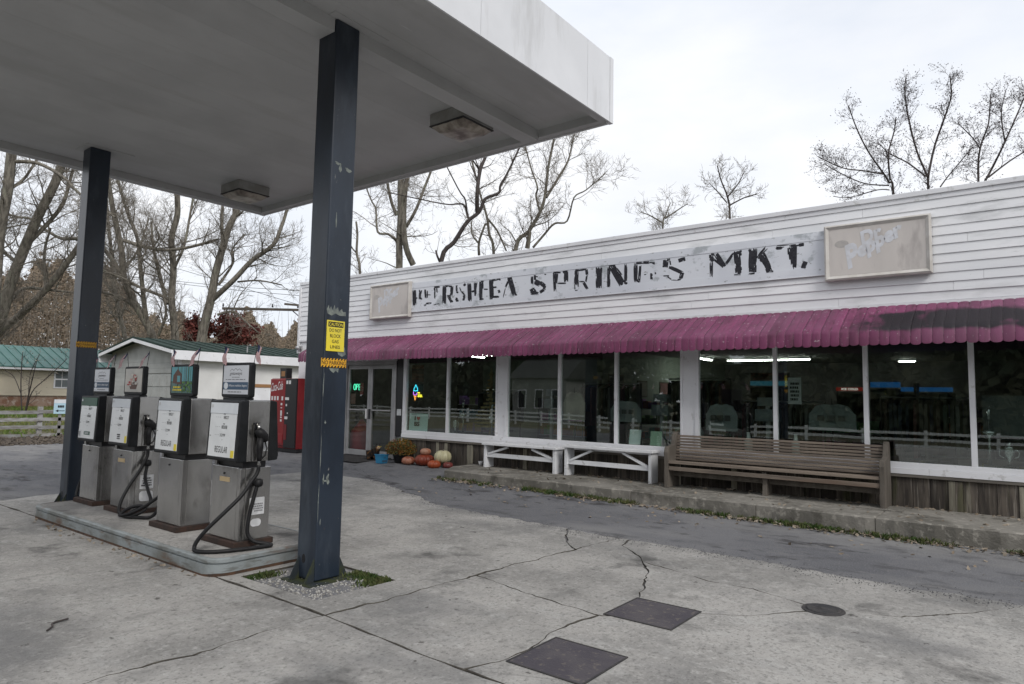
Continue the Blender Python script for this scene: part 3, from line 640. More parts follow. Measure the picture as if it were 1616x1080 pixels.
    if regular == 'REGULAR':
        tx('REGULAR', xm+.005, .952, .205, .055)
        face(pb-.052, pb-.004, .892, .952, .006, yellow, 'warning_sticker', t); tx('!', pb-.028, .922, .012, .035)
    elif regular == 'small':
        greek(dp, (xm+.015, yF(.95)-.0035, .95), (1, 0, 0), .085, .055, 3, ink)
        face(pb-.048, pb-.004, .892, .962, .006, yellow, 'warning_sticker', t)
    else:
        face(xm-.06, xm+.10, .93, .968, .006, headgreen, 'grade_sticker', t); greek(dp, (xm+.02, yF(.95)-.0068, .95), (1, 0, 0), .12, .02, 2, sticker)
        face(pa+.004, pa+.07, .90, .975, .006, sticker, 'notice_sticker', t); greek(dp, (pa+.037, yF(.937)-.0068, .937), (1, 0, 0), .05, .05, 4, inkgrey)
    # topper sign in a rounded black frame
    tw, tz0, tz1 = .475, 1.40, 1.715; a0 = xr-.60
    MB().box(a0+.06, yc-.045, 1.3795, a0+tw-.04, yc+.035, 1.3995).build('topper_foot', pumpblack, t)
    tp = MB().prism(rrect(a0, tz0, a0+tw, tz1, .03, 5)[::-1], 'y', yc-.03, yc+.02).build('topper_frame', pumpblack, t, bevel=.006)
    q0, q1, r0, r1 = a0+.03, a0+tw-.03, tz0+.03, tz1-.025; yp = yc-.031
    MB().box(q0, yp-.002, r0, q1, yp, r1).build('poster', art['base'], tp); art['draw'](q0, q1, r0, r1, yp-.0022, tp)
    return t
def shape(pts, y, m, par, name='print', d=.0008): MB().prism(pts[::-1], 'y', y-d, y).build(name, m, par)
def oval(cx, cz, a, b, n=14): return [(cx+a*math.cos(2*math.pi*i/n), cz+b*math.sin(2*math.pi*i/n)) for i in range(n)]
postw = mat('poster_white', (.60, .62, .66), rough=.35, coat=.4)
postcream = mat('poster_cream', (.50, .47, .41), (.42, .40, .36), scale=6, rough=.35, coat=.4)
postforest = mat('poster_forest', (.035, .10, .075), (.10, .20, .19), scale=14, rough=.35, coat=.4, stretch=(3, 1, .4))
cpink, cred, cbrown, cwhite = mat('print_pink', (.50, .24, .20), rough=.4), mat('print_red', (.42, .03, .03), rough=.4), mat('print_brown', (.09, .035, .02), rough=.4), mat('print_cream', (.60, .55, .48), rough=.4)
gforest, bforest = mat('print_leaf_green', (.09, .21, .035), (.04, .11, .03), scale=30, rough=.4), mat('print_sky_teal', (.10, .33, .38), rough=.4)
def art_getaway(a, b, c, d, y, p):
    w_, h_ = b-a, d-c; m = (a+b)/2
    shape([(a, c+h_*.16), (b, c+h_*.16), (b, c+h_*.42), (a, c+h_*.42)], y, inkblue, p)
    shape(oval(a+w_*.12, c+h_*.29, w_*.085, h_*.12), y-.001, headwhite, p)
    text('Where tradition begins', (a+w_*.60, y-.001, c+h_*.29), (1, 0, 0), UD, w_*.72, h_*.10, postw, p, off=.0006, shear=.3)
    text('getaways', (m, y, c+h_*.70), (1, 0, 0), UD, w_*.5, h_*.13, inkgrey, p, off=.0006, shear=.25)
    greek(p, (m, y-.0006, c+h_*.51), (1, 0, 0), w_*.9, h_*.022, 1, inkgrey); greek(p, (m, y-.0006, c+h_*.59), (1, 0, 0), w_*.34, h_*.02, 1, inkgrey)
    pts = [(m-w_*.24+w_*.48*i/16, c+h_*(.80+.07*abs(math.sin(i*.62))+.03*math.sin(math.pi*i/16))) for i in range(17)]
    shape(pts+[(x, z-.004) for x, z in pts[::-1]], y, inkgrey, p, 'ridge_line')
    greek(p, (m, y-.0006, c+h_*.08), (1, 0, 0), w_*.6, h_*.03, 1, inkgrey)
def art_sundae(a, b, c, d, y, p):
    w_, h_ = b-a, d-c; m = (a+b)/2
    shape([(m-w_*.25, c+h_*.32), (m-w_*.17, c+h_*.12), (m+w_*.17, c+h_*.12), (m+w_*.25, c+h_*.32)], y, cbrown, p, 'bowl')
    r = random.Random(3)
    for i in range(26):
        k = i/26; x = m+r.uniform(-.32, .32)*w_*(1-k*.75); z = c+h_*(.28+.5*k)
        shape(oval(x, z, w_*r.uniform(.03, .075), h_*r.uniform(.03, .06), 9), y-.0009*(1+i % 5), [cwhite, cbrown, cred, cpink, cwhite][i % 5], p, 'scoop')
def art_forest(a, b, c, d, y, p):
    w_, h_ = b-a, d-c; r = random.Random(5)
    shape([(a, c+h_*.45), (b, c+h_*.45), (b, d), (a, d)], y, bforest, p, 'sky_print')
    for i in range(15):
        x = a+w_*r.uniform(.3, .97); g = w_*r.uniform(.008, .03); shape([(x, c+h_*.2), (x+g, c+h_*.2), (x+g*.6, d-.002), (x, d-.002)], y-.001, [cbrown, postforest, gforest][i % 3], p, 'trunk_print')
    shape([(a+w_*.08, c+h_*.38), (a+w_*.5, c+h_*.32), (a+w_*.5, c+h_*.72), (a+w_*.3, c+h_*.92), (a+w_*.1, c+h_*.68)], y-.002, cbrown, p, 'cabin_print')
    shape([(a+w_*.30, c+h_*.42), (a+w_*.44, c+h_*.42), (a+w_*.44, c+h_*.66), (a+w_*.30, c+h_*.66)], y-.003, bforest, p, 'cabin_window_print')
    for i in range(16): shape(oval(a+w_*r.uniform(.5, .96), c+h_*r.uniform(.06, .42), w_*.05, h_*.04, 7), y-.002-.0005*(i % 4), gforest, p, 'leaf_print')
    greek(p, (a+w_*.30, y-.0036, c+h_*.17), (1, 0, 0), w_*.46, h_*.17, 2, yellow)
arts = [{'base': postw, 'draw': art_getaway}, {'base': postforest, 'draw': art_forest}, {'base': postcream, 'draw': art_sundae}, {'base': postw, 'draw': art_getaway}]
PUMPS = [(-5.355, 3.33), (-6.33, 3.32), (-7.585, 3.40), (-8.43, 3.40)]
fuel_pump(*PUMPS[0], 'nearest fuel pump to the near column, looped black hose and REGULAR panel', headwhite, 'REGULAR', True, arts[0])
fuel_pump(*PUMPS[1], 'fuel pump with REGULAR panel under the forest cabin poster, no hose in front', headwhite, 'REGULAR', False, arts[1])
fuel_pump(*PUMPS[2], 'fuel pump with tangled hose under the ice cream sundae poster', headwhite, 'small', True, arts[2])
fuel_pump(*PUMPS[3], 'leftmost fuel pump with the green header, beside the far column', headgreen, 'diesel', False, arts[3])
def spline(pts, k=6):
    P = [Vector(p) for p in pts]; P = [P[0]*2-P[1]]+P+[P[-1]*2-P[-2]]; o = []
    for i in range(1, len(P)-2):
        a, b, c, d = P[i-1:i+3]
        for j in range(k):
            t = j/k; o.append(.5*((2*b)+(c-a)*t+(2*a-5*b+4*c-d)*t*t+(3*b-a-3*c+d)*t**3))
    return o+[P[-2]]
def nozzle_set(xr, yc, hose, label, label2):
    t = thing('fuel_nozzle', label, 'nozzle', (xr+.03, yc-.03, .84), group='black fuel nozzles')
    x = xr+.005
    MB().box(x-.002, yc-.055, 1.13, x+.012, yc-.005, 1.19).build('holster', black_m, t, bevel=.004)
    MB().box(x, yc-.062, .86, x+.010, yc-.050, 1.17).build('holster_rail', stainless, t)
    MB().tube([(x+.02, yc-.03, 1.18), (x+.035, yc-.03, 1.155), (x+.05, yc-.025, 1.125)], [.014, .015, .02], 10).build('spout', stainless, t, True)
    MB().tube([(x+.045, yc-.05, 1.13), (x+.052, yc-.02, 1.10), (x+.05, yc+.015, 1.07), (x+.046, yc+.03, 1.03)], [.03, .042, .04, .03], 12).build('body', rubber, t, True)
    MB().tube([(x+.046, yc-.012, 1.06), (x+.045, yc-.02, .97), (x+.04, yc-.012, .90), (x+.036, yc-.01, .862)], [.030, .025, .023, .020], 12).build('grip', rubber, t, True)
    MB().tube([(x+.05, yc+.03, 1.02), (x+.055, yc+.045, .97), (x+.05, yc+.035, .91), (x+.042, yc+.01, .88)], .006, 8).build('lever_guard', rubber, t, True)
    MB().lathe([(.016, 0), (.018, .01), (.014, .03), (.016, .045)], (x+.036, yc-.012, .822), 10).build('swivel', stainless, t, True)
    MB().box(x+.001, yc+.045, .94, x+.003, yc+.085, 1.03).build('side_label', sticker, t)
    h = MB().tube(spline(hose), .0165, 10).build('fuel_hose', rubber, None, True); tag(h, label2, 'hose', 'black fuel hoses')
nx, ny = PUMPS[0]
nozzle_set(nx, ny, [(nx+.041, ny-.012, .822), (nx+.042, ny-.025, .76), (nx+.045, ny-.08, .69), (nx+.05, ny-.17, .58), (nx+.02, ny-.30, .45), (nx-.04, ny-.40, .33), (nx-.09, ny-.45, .24), (nx-.10, ny-.47, .18), (nx-.05, ny-.47, .16),
    (nx+.06, ny-.37, .158), (nx+.13, ny-.2, .158), (nx+.165, ny-.03, .158), (nx+.17, ny+.055, .158), (nx+.14, ny+.05, .165), (nx+.07, ny-.04, .19), (nx+.035, ny-.085, .26), (nx+.03, ny-.075, .40), (nx+.035, ny-.045, .54), (nx+.036, ny-.02, .64), (nx+.03, ny-.005, .675)],
    'black nozzle hung on the side of the nearest pump', 'black hose looping to the island floor from the nearest pump')
MB().lathe([(.02, 0), (.035, .01), (.04, .03), (.035, .06), (.02, .07)], (nx+.035, ny-.005, .64), 12).build('hose_retractor', rubber, None, True)
tag(bpy.data.objects['hose_retractor'], 'round black hose clamp on the side of the nearest pump', 'hose clamp')
for z0, z1, y0, y1, wv in ((.40, .545, ny-.055, ny+.085, 0), (.30, .365, ny-.04, ny+.06, 1)):
    s_ = tag(MB().prism(rrect(y0, z0, y1, z1, .03 if wv else .006, 4), 'x', nx-.0036, nx-.0026).build('paper_sticker', sticker), 'oval white sticker low on the nearest pump side' if wv else 'square white notice on the nearest pump side', 'sticker')
    if not wv: greek(s_, (nx-.0026, (y0+y1)/2+.015, (z0+z1)/2-.012), XD, .10, .07, 4, inkgrey)
nx, ny = PUMPS[2]
nozzle_set(nx, ny, [(nx+.041, ny-.012, .822), (nx+.045, ny-.02, .74), (nx+.07, ny-.10, .60), (nx+.09, ny-.20, .46), (nx+.11, ny-.28, .31), (nx+.13, ny-.30, .20), (nx+.19, ny-.27, .165), (nx+.30, ny-.20, .16), (nx+.42, ny-.12, .165), (nx+.47, ny-.07, .25), (nx+.49, ny-.06, .40), (nx+.46, ny-.08, .36), (nx+.36, ny-.16, .27), (nx+.25, ny-.24, .20), (nx+.16, ny-.30, .175), (nx+.15, ny-.28, .20), (nx+.20, ny-.22, .25), (nx+.29, ny-.16, .27), (nx+.35, ny-.14, .24), (nx+.30, ny-.20, .19), (nx+.22, ny-.24, .165), (nx+.18, ny-.22, .19), (nx+.22, ny-.15, .235), (nx+.30, ny-.10, .27), (nx+.34, ny-.09, .33), (nx+.22, ny-.07, .42), (nx+.10, ny-.05, .53), (nx+.05, ny-.02, .62), (nx+.032, ny-.005, .67)],
    'black nozzle hung on the sundae poster pump', 'tangled black hose coiled on the island floor by the sundae poster pump')
r_ = MB().lathe([(.02, 0), (.035, .01), (.04, .03), (.035, .06), (.02, .07)], (nx+.035, ny-.005, .64), 12).build('hose_retractor', rubber, None, True)
tag(r_, 'round black hose clamp on the sundae poster pump', 'hose clamp')
for z0, z1, y0, y1, wv in ((.40, .545, ny-.055, ny+.085, 0), (.27, .375, ny-.055, ny+.085, 1)):
    s_ = tag(MB().prism(rrect(y0, z0, y1, z1, .03 if wv else .006, 4), 'x', nx-.0036, nx-.0026).build('paper_sticker', sticker), 'rounded white sticker low on the sundae poster pump side' if wv else 'square white notice on the sundae poster pump side', 'sticker')
    if not wv: greek(s_, (nx-.0026, (y0+y1)/2, (z0+z1)/2), XD, .11, .09, 4, ink)
h = MB().tube(spline([(-8.93, 3.35, .66), (-8.98, 3.33, .50), (-9.02, 3.28, .30), (-8.99, 3.26, .17), (-8.97, 3.4, .158)]), .0165, 10).build('fuel_hose', rubber, None, True)
tag(h, 'black hose hanging down between the leftmost pump and the far column', 'hose', 'black fuel hoses')
# little flags on the toppers
fl_r, fl_w, fl_b = mat('flag_red', (.30, .02, .03), rough=.8), mat('flag_white', (.62, .60, .60), rough=.8), mat('flag_blue', (.015, .02, .07), rough=.8)
def flag(x, y, tilt, lean, label):
    t = thing('small_flag', label, 'flag', (x, y, 1.71), group='little flags on the pump signs')
    MB().tube([(x, y, 1.69), (x+lean*.05, y, 1.88)], .003, 6).build('stick', wire_m, t)
    n, m_ = 13, 10; V = []; F = []; Mi = []
    ex = Vector((math.sin(tilt), -.25, -math.cos(tilt))).normalized(); ey = Vector((-.75*math.cos(tilt), -.1, -.55*math.sin(abs(tilt))-.12)).normalized()*(1 if tilt <= 0 else 1)
    if tilt > 0: ey = Vector((.75*math.cos(tilt), -.1, -.55*math.sin(tilt)-.12)).normalized()
    o = Vector((x+lean*.048, y, 1.875))
    for j in range(n+1):
        for i in range(m_+1):
            u, v = i/m_, j/n; p = o+ex*(u*.17)+ey*(v*.085)+Vector((0, math.sin(u*7+v*2)*.008, 0)); V.append(p)
    for j in range(n):
        for i in range(m_):
            F.append((j*(m_+1)+i, j*(m_+1)+i+1, (j+1)*(m_+1)+i+1, (j+1)*(m_+1)+i)); Mi.append(2 if (j < 7 and i < 4) else (0 if j % 2 == 0 else 1))
    b = MB(); b.v = [tuple(p) for p in V]; b.f = F; b.m = Mi; b.build('cloth', [fl_r, fl_w, fl_b], t)
names = ['nearest pump poster', 'forest cabin poster', 'sundae poster', 'leftmost pump poster']
for k, (xr, yc) in enumerate(PUMPS):
    flag(xr-.585, yc, [.25, .3, -.3, .8][k], -1, 'small striped flag at the left corner of the '+names[k])
    flag(xr-.135, yc, [.35, -.3, -.45, -.5][k], 1, 'small striped flag at the right corner of the '+names[k])

# ------------------------------------------------------------------ the shop
FY = 9.6; SX0, SX1 = -13.93, 6.2; BY = 20.6
store = thing('market_building', 'long low white clapboard market building with big shop windows', 'building', (-4, 9.6, 0))
b = MB()
b.box(SX0, FY+.02, 2.40, SX1, FY+.16, 4.03)                    # upper wall behind the clapboards
b.box(SX0, FY+.03, -.1, -12.12, FY+.16, 2.40); b.box(-10.46, FY+.06, -.1, SX1, FY+.16, .60)
b.box(SX0, FY+.16, -.1, SX0+.14, BY, 3.95); b.box(SX1-.14, FY+.16, -.1, SX1, BY, 3.95); b.box(SX0+.14, BY-.14, -.1, SX1-.14, BY, 3.95)
b.build('wall', siding_m, store)
MB().box(SX0+.145, FY+.165, 3.72, SX1-.145, BY-.145, 3.86).build('roof', iron, store)
MB().box(SX0+.15, FY+.17, 2.56, SX1-.15, BY-.15, 2.64).build('ceiling', ceil_in, store)
MB().box(SX0+.15, FY+.17, .02, SX1-.15, BY-.15, .13).build('floor', floor_in, store)
MB().box(SX0+.145, BY-.165, .131, SX1-.145, BY-.148, 2.559).build('back_wall', dark_in, store)
MB().box(-7.65, 13.0, .131, -7.55, BY-.17, 2.559).build('partition', wall_in, store)
MB().box(-13.2, 15.6, .131, -7.66, 15.7, 2.559).build('partition', wall_in, store)
for x in (SX0+.142, SX1-.16): MB().box(x, FY+.17, .131, x+.02, BY-.17, 2.559).build('side_lining', dark_in, store)
MB().box(SX0-.02, FY-.03, 4.035, SX1+.02, FY+.2, 4.10).build('parapet_cap', trim_w, store, bevel=.006)
MB().box(SX0-.02, FY-.012, 3.975, SX1+.02, FY+.019, 4.034).build('cap_trim', trim_w, store)
MB().box(SX0-.015, FY-.035, 2.40, SX0+.045, FY+.018, 3.974).build('corner_trim', trim_w, store)
# clapboards
rows = [3.974-.1148*i for i in range(12)]
for i in range(11):
    zt, zb = rows[i], rows[i+1]; off = rng.uniform(0, 3.4); x = SX0+.05; cuts = [x]
    while x < SX1: x += rng.uniform(2.6, 4.2) if len(cuts) > 1 else .4+off; cuts.append(min(x, SX1))
    for a, c in zip(cuts, cuts[1:]):
        if c-a < .02: continue
        d = rng.uniform(-.001, .002); e = rng.uniform(-.0035, .0025); pb_ = MB().prism([(FY+.019, zt+.012), (FY+.002, zt+.012), (FY-.012+d, zb+.001), (FY-.004, zb-.001), (FY+.019, zb+.008)], 'x', a+.0012, c-.0012)
        pb_.v = [(x_, y_, z_+(e if k_ >= 5 else -e*.4) if z_ < zb+.005 else z_) for k_, (x_, y_, z_) in enumerate(pb_.v)]; pb_.build('clapboard', siding_m, store)
MB().box(SX0+.05, FY-.022, 2.672, SX1, FY+.018, 2.708).build('trim_board', trim_w, store)
MB().box(-12.1, FY-.004, 2.395, SX1, FY+.018, 2.671).build('header_board', trim_w, store)
# base planking
x = -10.2; k = 0; plank_meshes = {}
while x < SX1-.1:
    wd = rng.uniform(.13, .235); bat = rng.random() < .22
    if bat: wd = rng.uniform(.06, .09)
    zb = .10 if x < -8.4 else .195; y = FY+.012-(.022 if bat else rng.choice((0, .006, .012)))
    MB().box(x+.002, y, zb, x+wd-.002, FY+.058, .545+(.012 if not bat else 0)).build('plank', palewood if bat and rng.random() < .55 else oldwood, store)
    x += wd; k += 1
MB().box(-10.22, FY-.028, .559, SX1, FY+.055, .594).build('plank_rail', mat('grey_rail', (.16, .145, .125), (.10, .09, .08), scale=5, rough=.9, stretch=(.4, 2, 2)), store)
# window wall
sx = [-10.25, -6.2, -3.4, -1.05, 2.2, SX1]
for a, c in zip(sx, sx[1:]): MB().box(a+.001, FY-.035, .595, c-.001, FY+.06, .668).build('sill_board', trim_w, store, bevel=.004)
MB().box(-10.25, FY-.022, .669, SX1, FY+.06, .735).build('sill_frame', trim_w, store, bevel=.004)
MB().box(-10.25, FY-.016, 2.30, SX1, FY+.06, 2.394).build('head_frame', trim_w, store)
mull = [(-10.25, .085), (-9.035, .052), (-6.44, .052), (-5.35, .052), (-2.87, .052), (-1.745, .055), (-.622, .06), (.5, .06), (1.9, .06), (3.1, .06), (4.6, .06)]
for xx, wd in mull: MB().box(xx, FY-.018, .736, xx+wd, FY+.055, 2.299).build('mullion', trim_w, store, bevel=.003)
for a, c in ((-7.80, -7.53), (-4.225, -3.94)):
    MB().box(a, FY-.004, .736, c, FY+.06, 2.299).build('pilaster', trim_w, store)
    MB().box(a, FY-.02, .736, a+.03, FY-.0045, 2.299).build('pilaster_edge', trim_w, store); MB().box(c-.055, FY-.022, .736, c, FY-.0045, 2.299).build('pilaster_edge', trim_w, store)
edges = [(-10.165, -9.035), (-8.983, -7.80), (-7.53, -6.44), (-6.388, -5.35), (-5.298, -4.225), (-3.94, -2.87), (-2.818, -1.745), (-1.69, -.622), (-.562, .5), (.56, 1.9), (1.96, 3.1), (3.16, 4.6), (4.66, SX1-.1)]
for a, c in edges: MB().box(a-.006, FY+.025, .73, c+.006, FY+.031, 2.305).build('window_pane', pane_m, store)
# doors
DZ = .135
MB().box(-12.12, FY-.02, DZ, -12.045, FY+.08, 2.16).build('door_jamb', alum, store, bevel=.003)
MB().box(-10.535, FY-.02, DZ, -10.46, FY+.08, 2.16).build('door_jamb', alum, store, bevel=.003)
MB().box(-12.12, FY-.022, 2.08, -10.46, FY+.08, 2.16).build('door_head', alum, store)
MB().box(-12.12, FY-.0, 2.161, -10.46, FY+.02, 2.394).build('transom', trim_w, store)
MB().box(-12.1, FY-.05, .09, -10.48, FY+.14, DZ).build('threshold', iron, store)
MB().box(-10.455, FY-.006, .60, -10.252, FY+.05, 2.394).build('side_light', black_m, store)
pn = tag(MB().box(-10.42, FY-.012, 1.03, -10.29, FY-.008, 1.16).build('paper_notice', sticker), 'small white notice on the dark strip between door and first window', 'notice')
def door(a, c, hinge):
    d = MB(); z0, z1 = DZ+.01, 2.075; y0, y1 = FY+.0, FY+.045; st = .075
    d.box(a, y0, z0, a+st, y1, z1); d.box(c-st, y0, z0, c, y1, z1); d.box(a+st, y0, z1-.08, c-st, y1, z1); d.box(a+st, y0, z0, c-st, y1, z0+.115)
    o = d.build('door', alum, store, bevel=.003)
    MB().box(a+st-.004, y0+.018, z0+.11, c-st+.004, y0+.024, z1-.076).build('pane', doorglass, o)
    MB().box(a+st, y0-.03, 1.105, c-st, y0-.008, 1.13).build('push_bar', alum, o)
    xh = c-.05 if hinge == 'L' else a+.05
    MB().box(xh-.02, y0-.055, .93, xh+.02, y0-.03, 1.14).build('handle', whitep if hinge == 'L' else black_m, o, bevel=.005)
    for zz in (.94, 1.12): MB().box(xh-.008, y0-.0301, zz, xh+.008, y0-.001, zz+.014).build('handle_post', alum, o)
    return o
door(-12.042, -11.292, 'L'); door(-11.288, -10.538, 'R')
mt = tag(MB().box(-12.0, 8.72, .105, -10.6, 9.5, .122).build('door_mat', mat('black_mat', (.018, .017, .018), (.03, .028, .028), scale=30, rough=.95, bump=.4, bscale=150), None, bevel=.004), 'worn black mat in front of the glass doors', 'mat')
# awning of ribbed panels
awn = thing('awning', 'faded magenta scalloped metal awning along the shop front', 'awning', (-4, 9.5, 2.4))
PW = .108; prof = [(9.578, 2.672), (9.30, 2.515), (9.04, 2.372), (8.985, 2.335), (8.965, 2.295), (8.96, 2.17)]
V = []; F = []; nu = 6
for (py, pz) in prof:
    for i in range(nu+1):
        u = i/nu*2-1; bul = .009*(1-u*u)**.5 if abs(u) < 1 else 0
        zz = pz; yy = py
        if (py, pz) == prof[-1]: zz = pz-.012-.021*math.sqrt(max(0, 1-u*u)); yy = py-bul*.9
        elif py < 9.0: yy = py-bul
        else: zz = pz+bul*.9; yy = py-bul*.5
        V.append((u*PW/2*.985, yy-9.5, zz-2.4))
for j in range(len(prof)-1):
    for i in range(nu): F.append((j*(nu+1)+i, (j+1)*(nu+1)+i, (j+1)*(nu+1)+i+1, j*(nu+1)+i+1))
pm = MB(); pm.v = V; pm.f = F; pm.m = [0]*len(F); pmesh = pm.mesh('awning_panel', awn_m, True)
x = -12.95
while x < SX1-.05:
    o = link('awning_panel', pmesh, awn, (x+4, rng.uniform(-.002, .002), rng.uniform(-.003, .003))); o.rotation_euler = (rng.uniform(-.006, .006), 0, 0); x += PW
MB().prism([(9.577, 2.664), (9.04, 2.364), (8.972, 2.28), (8.982, 2.28), (9.045, 2.352), (9.577, 2.64)], 'x', -13.0, -12.992).build('end_plate', awn_m, awn)
MB().box(-13.0, 9.55, 2.64, SX1, 9.578, 2.66).build('support_rail', iron, awn)

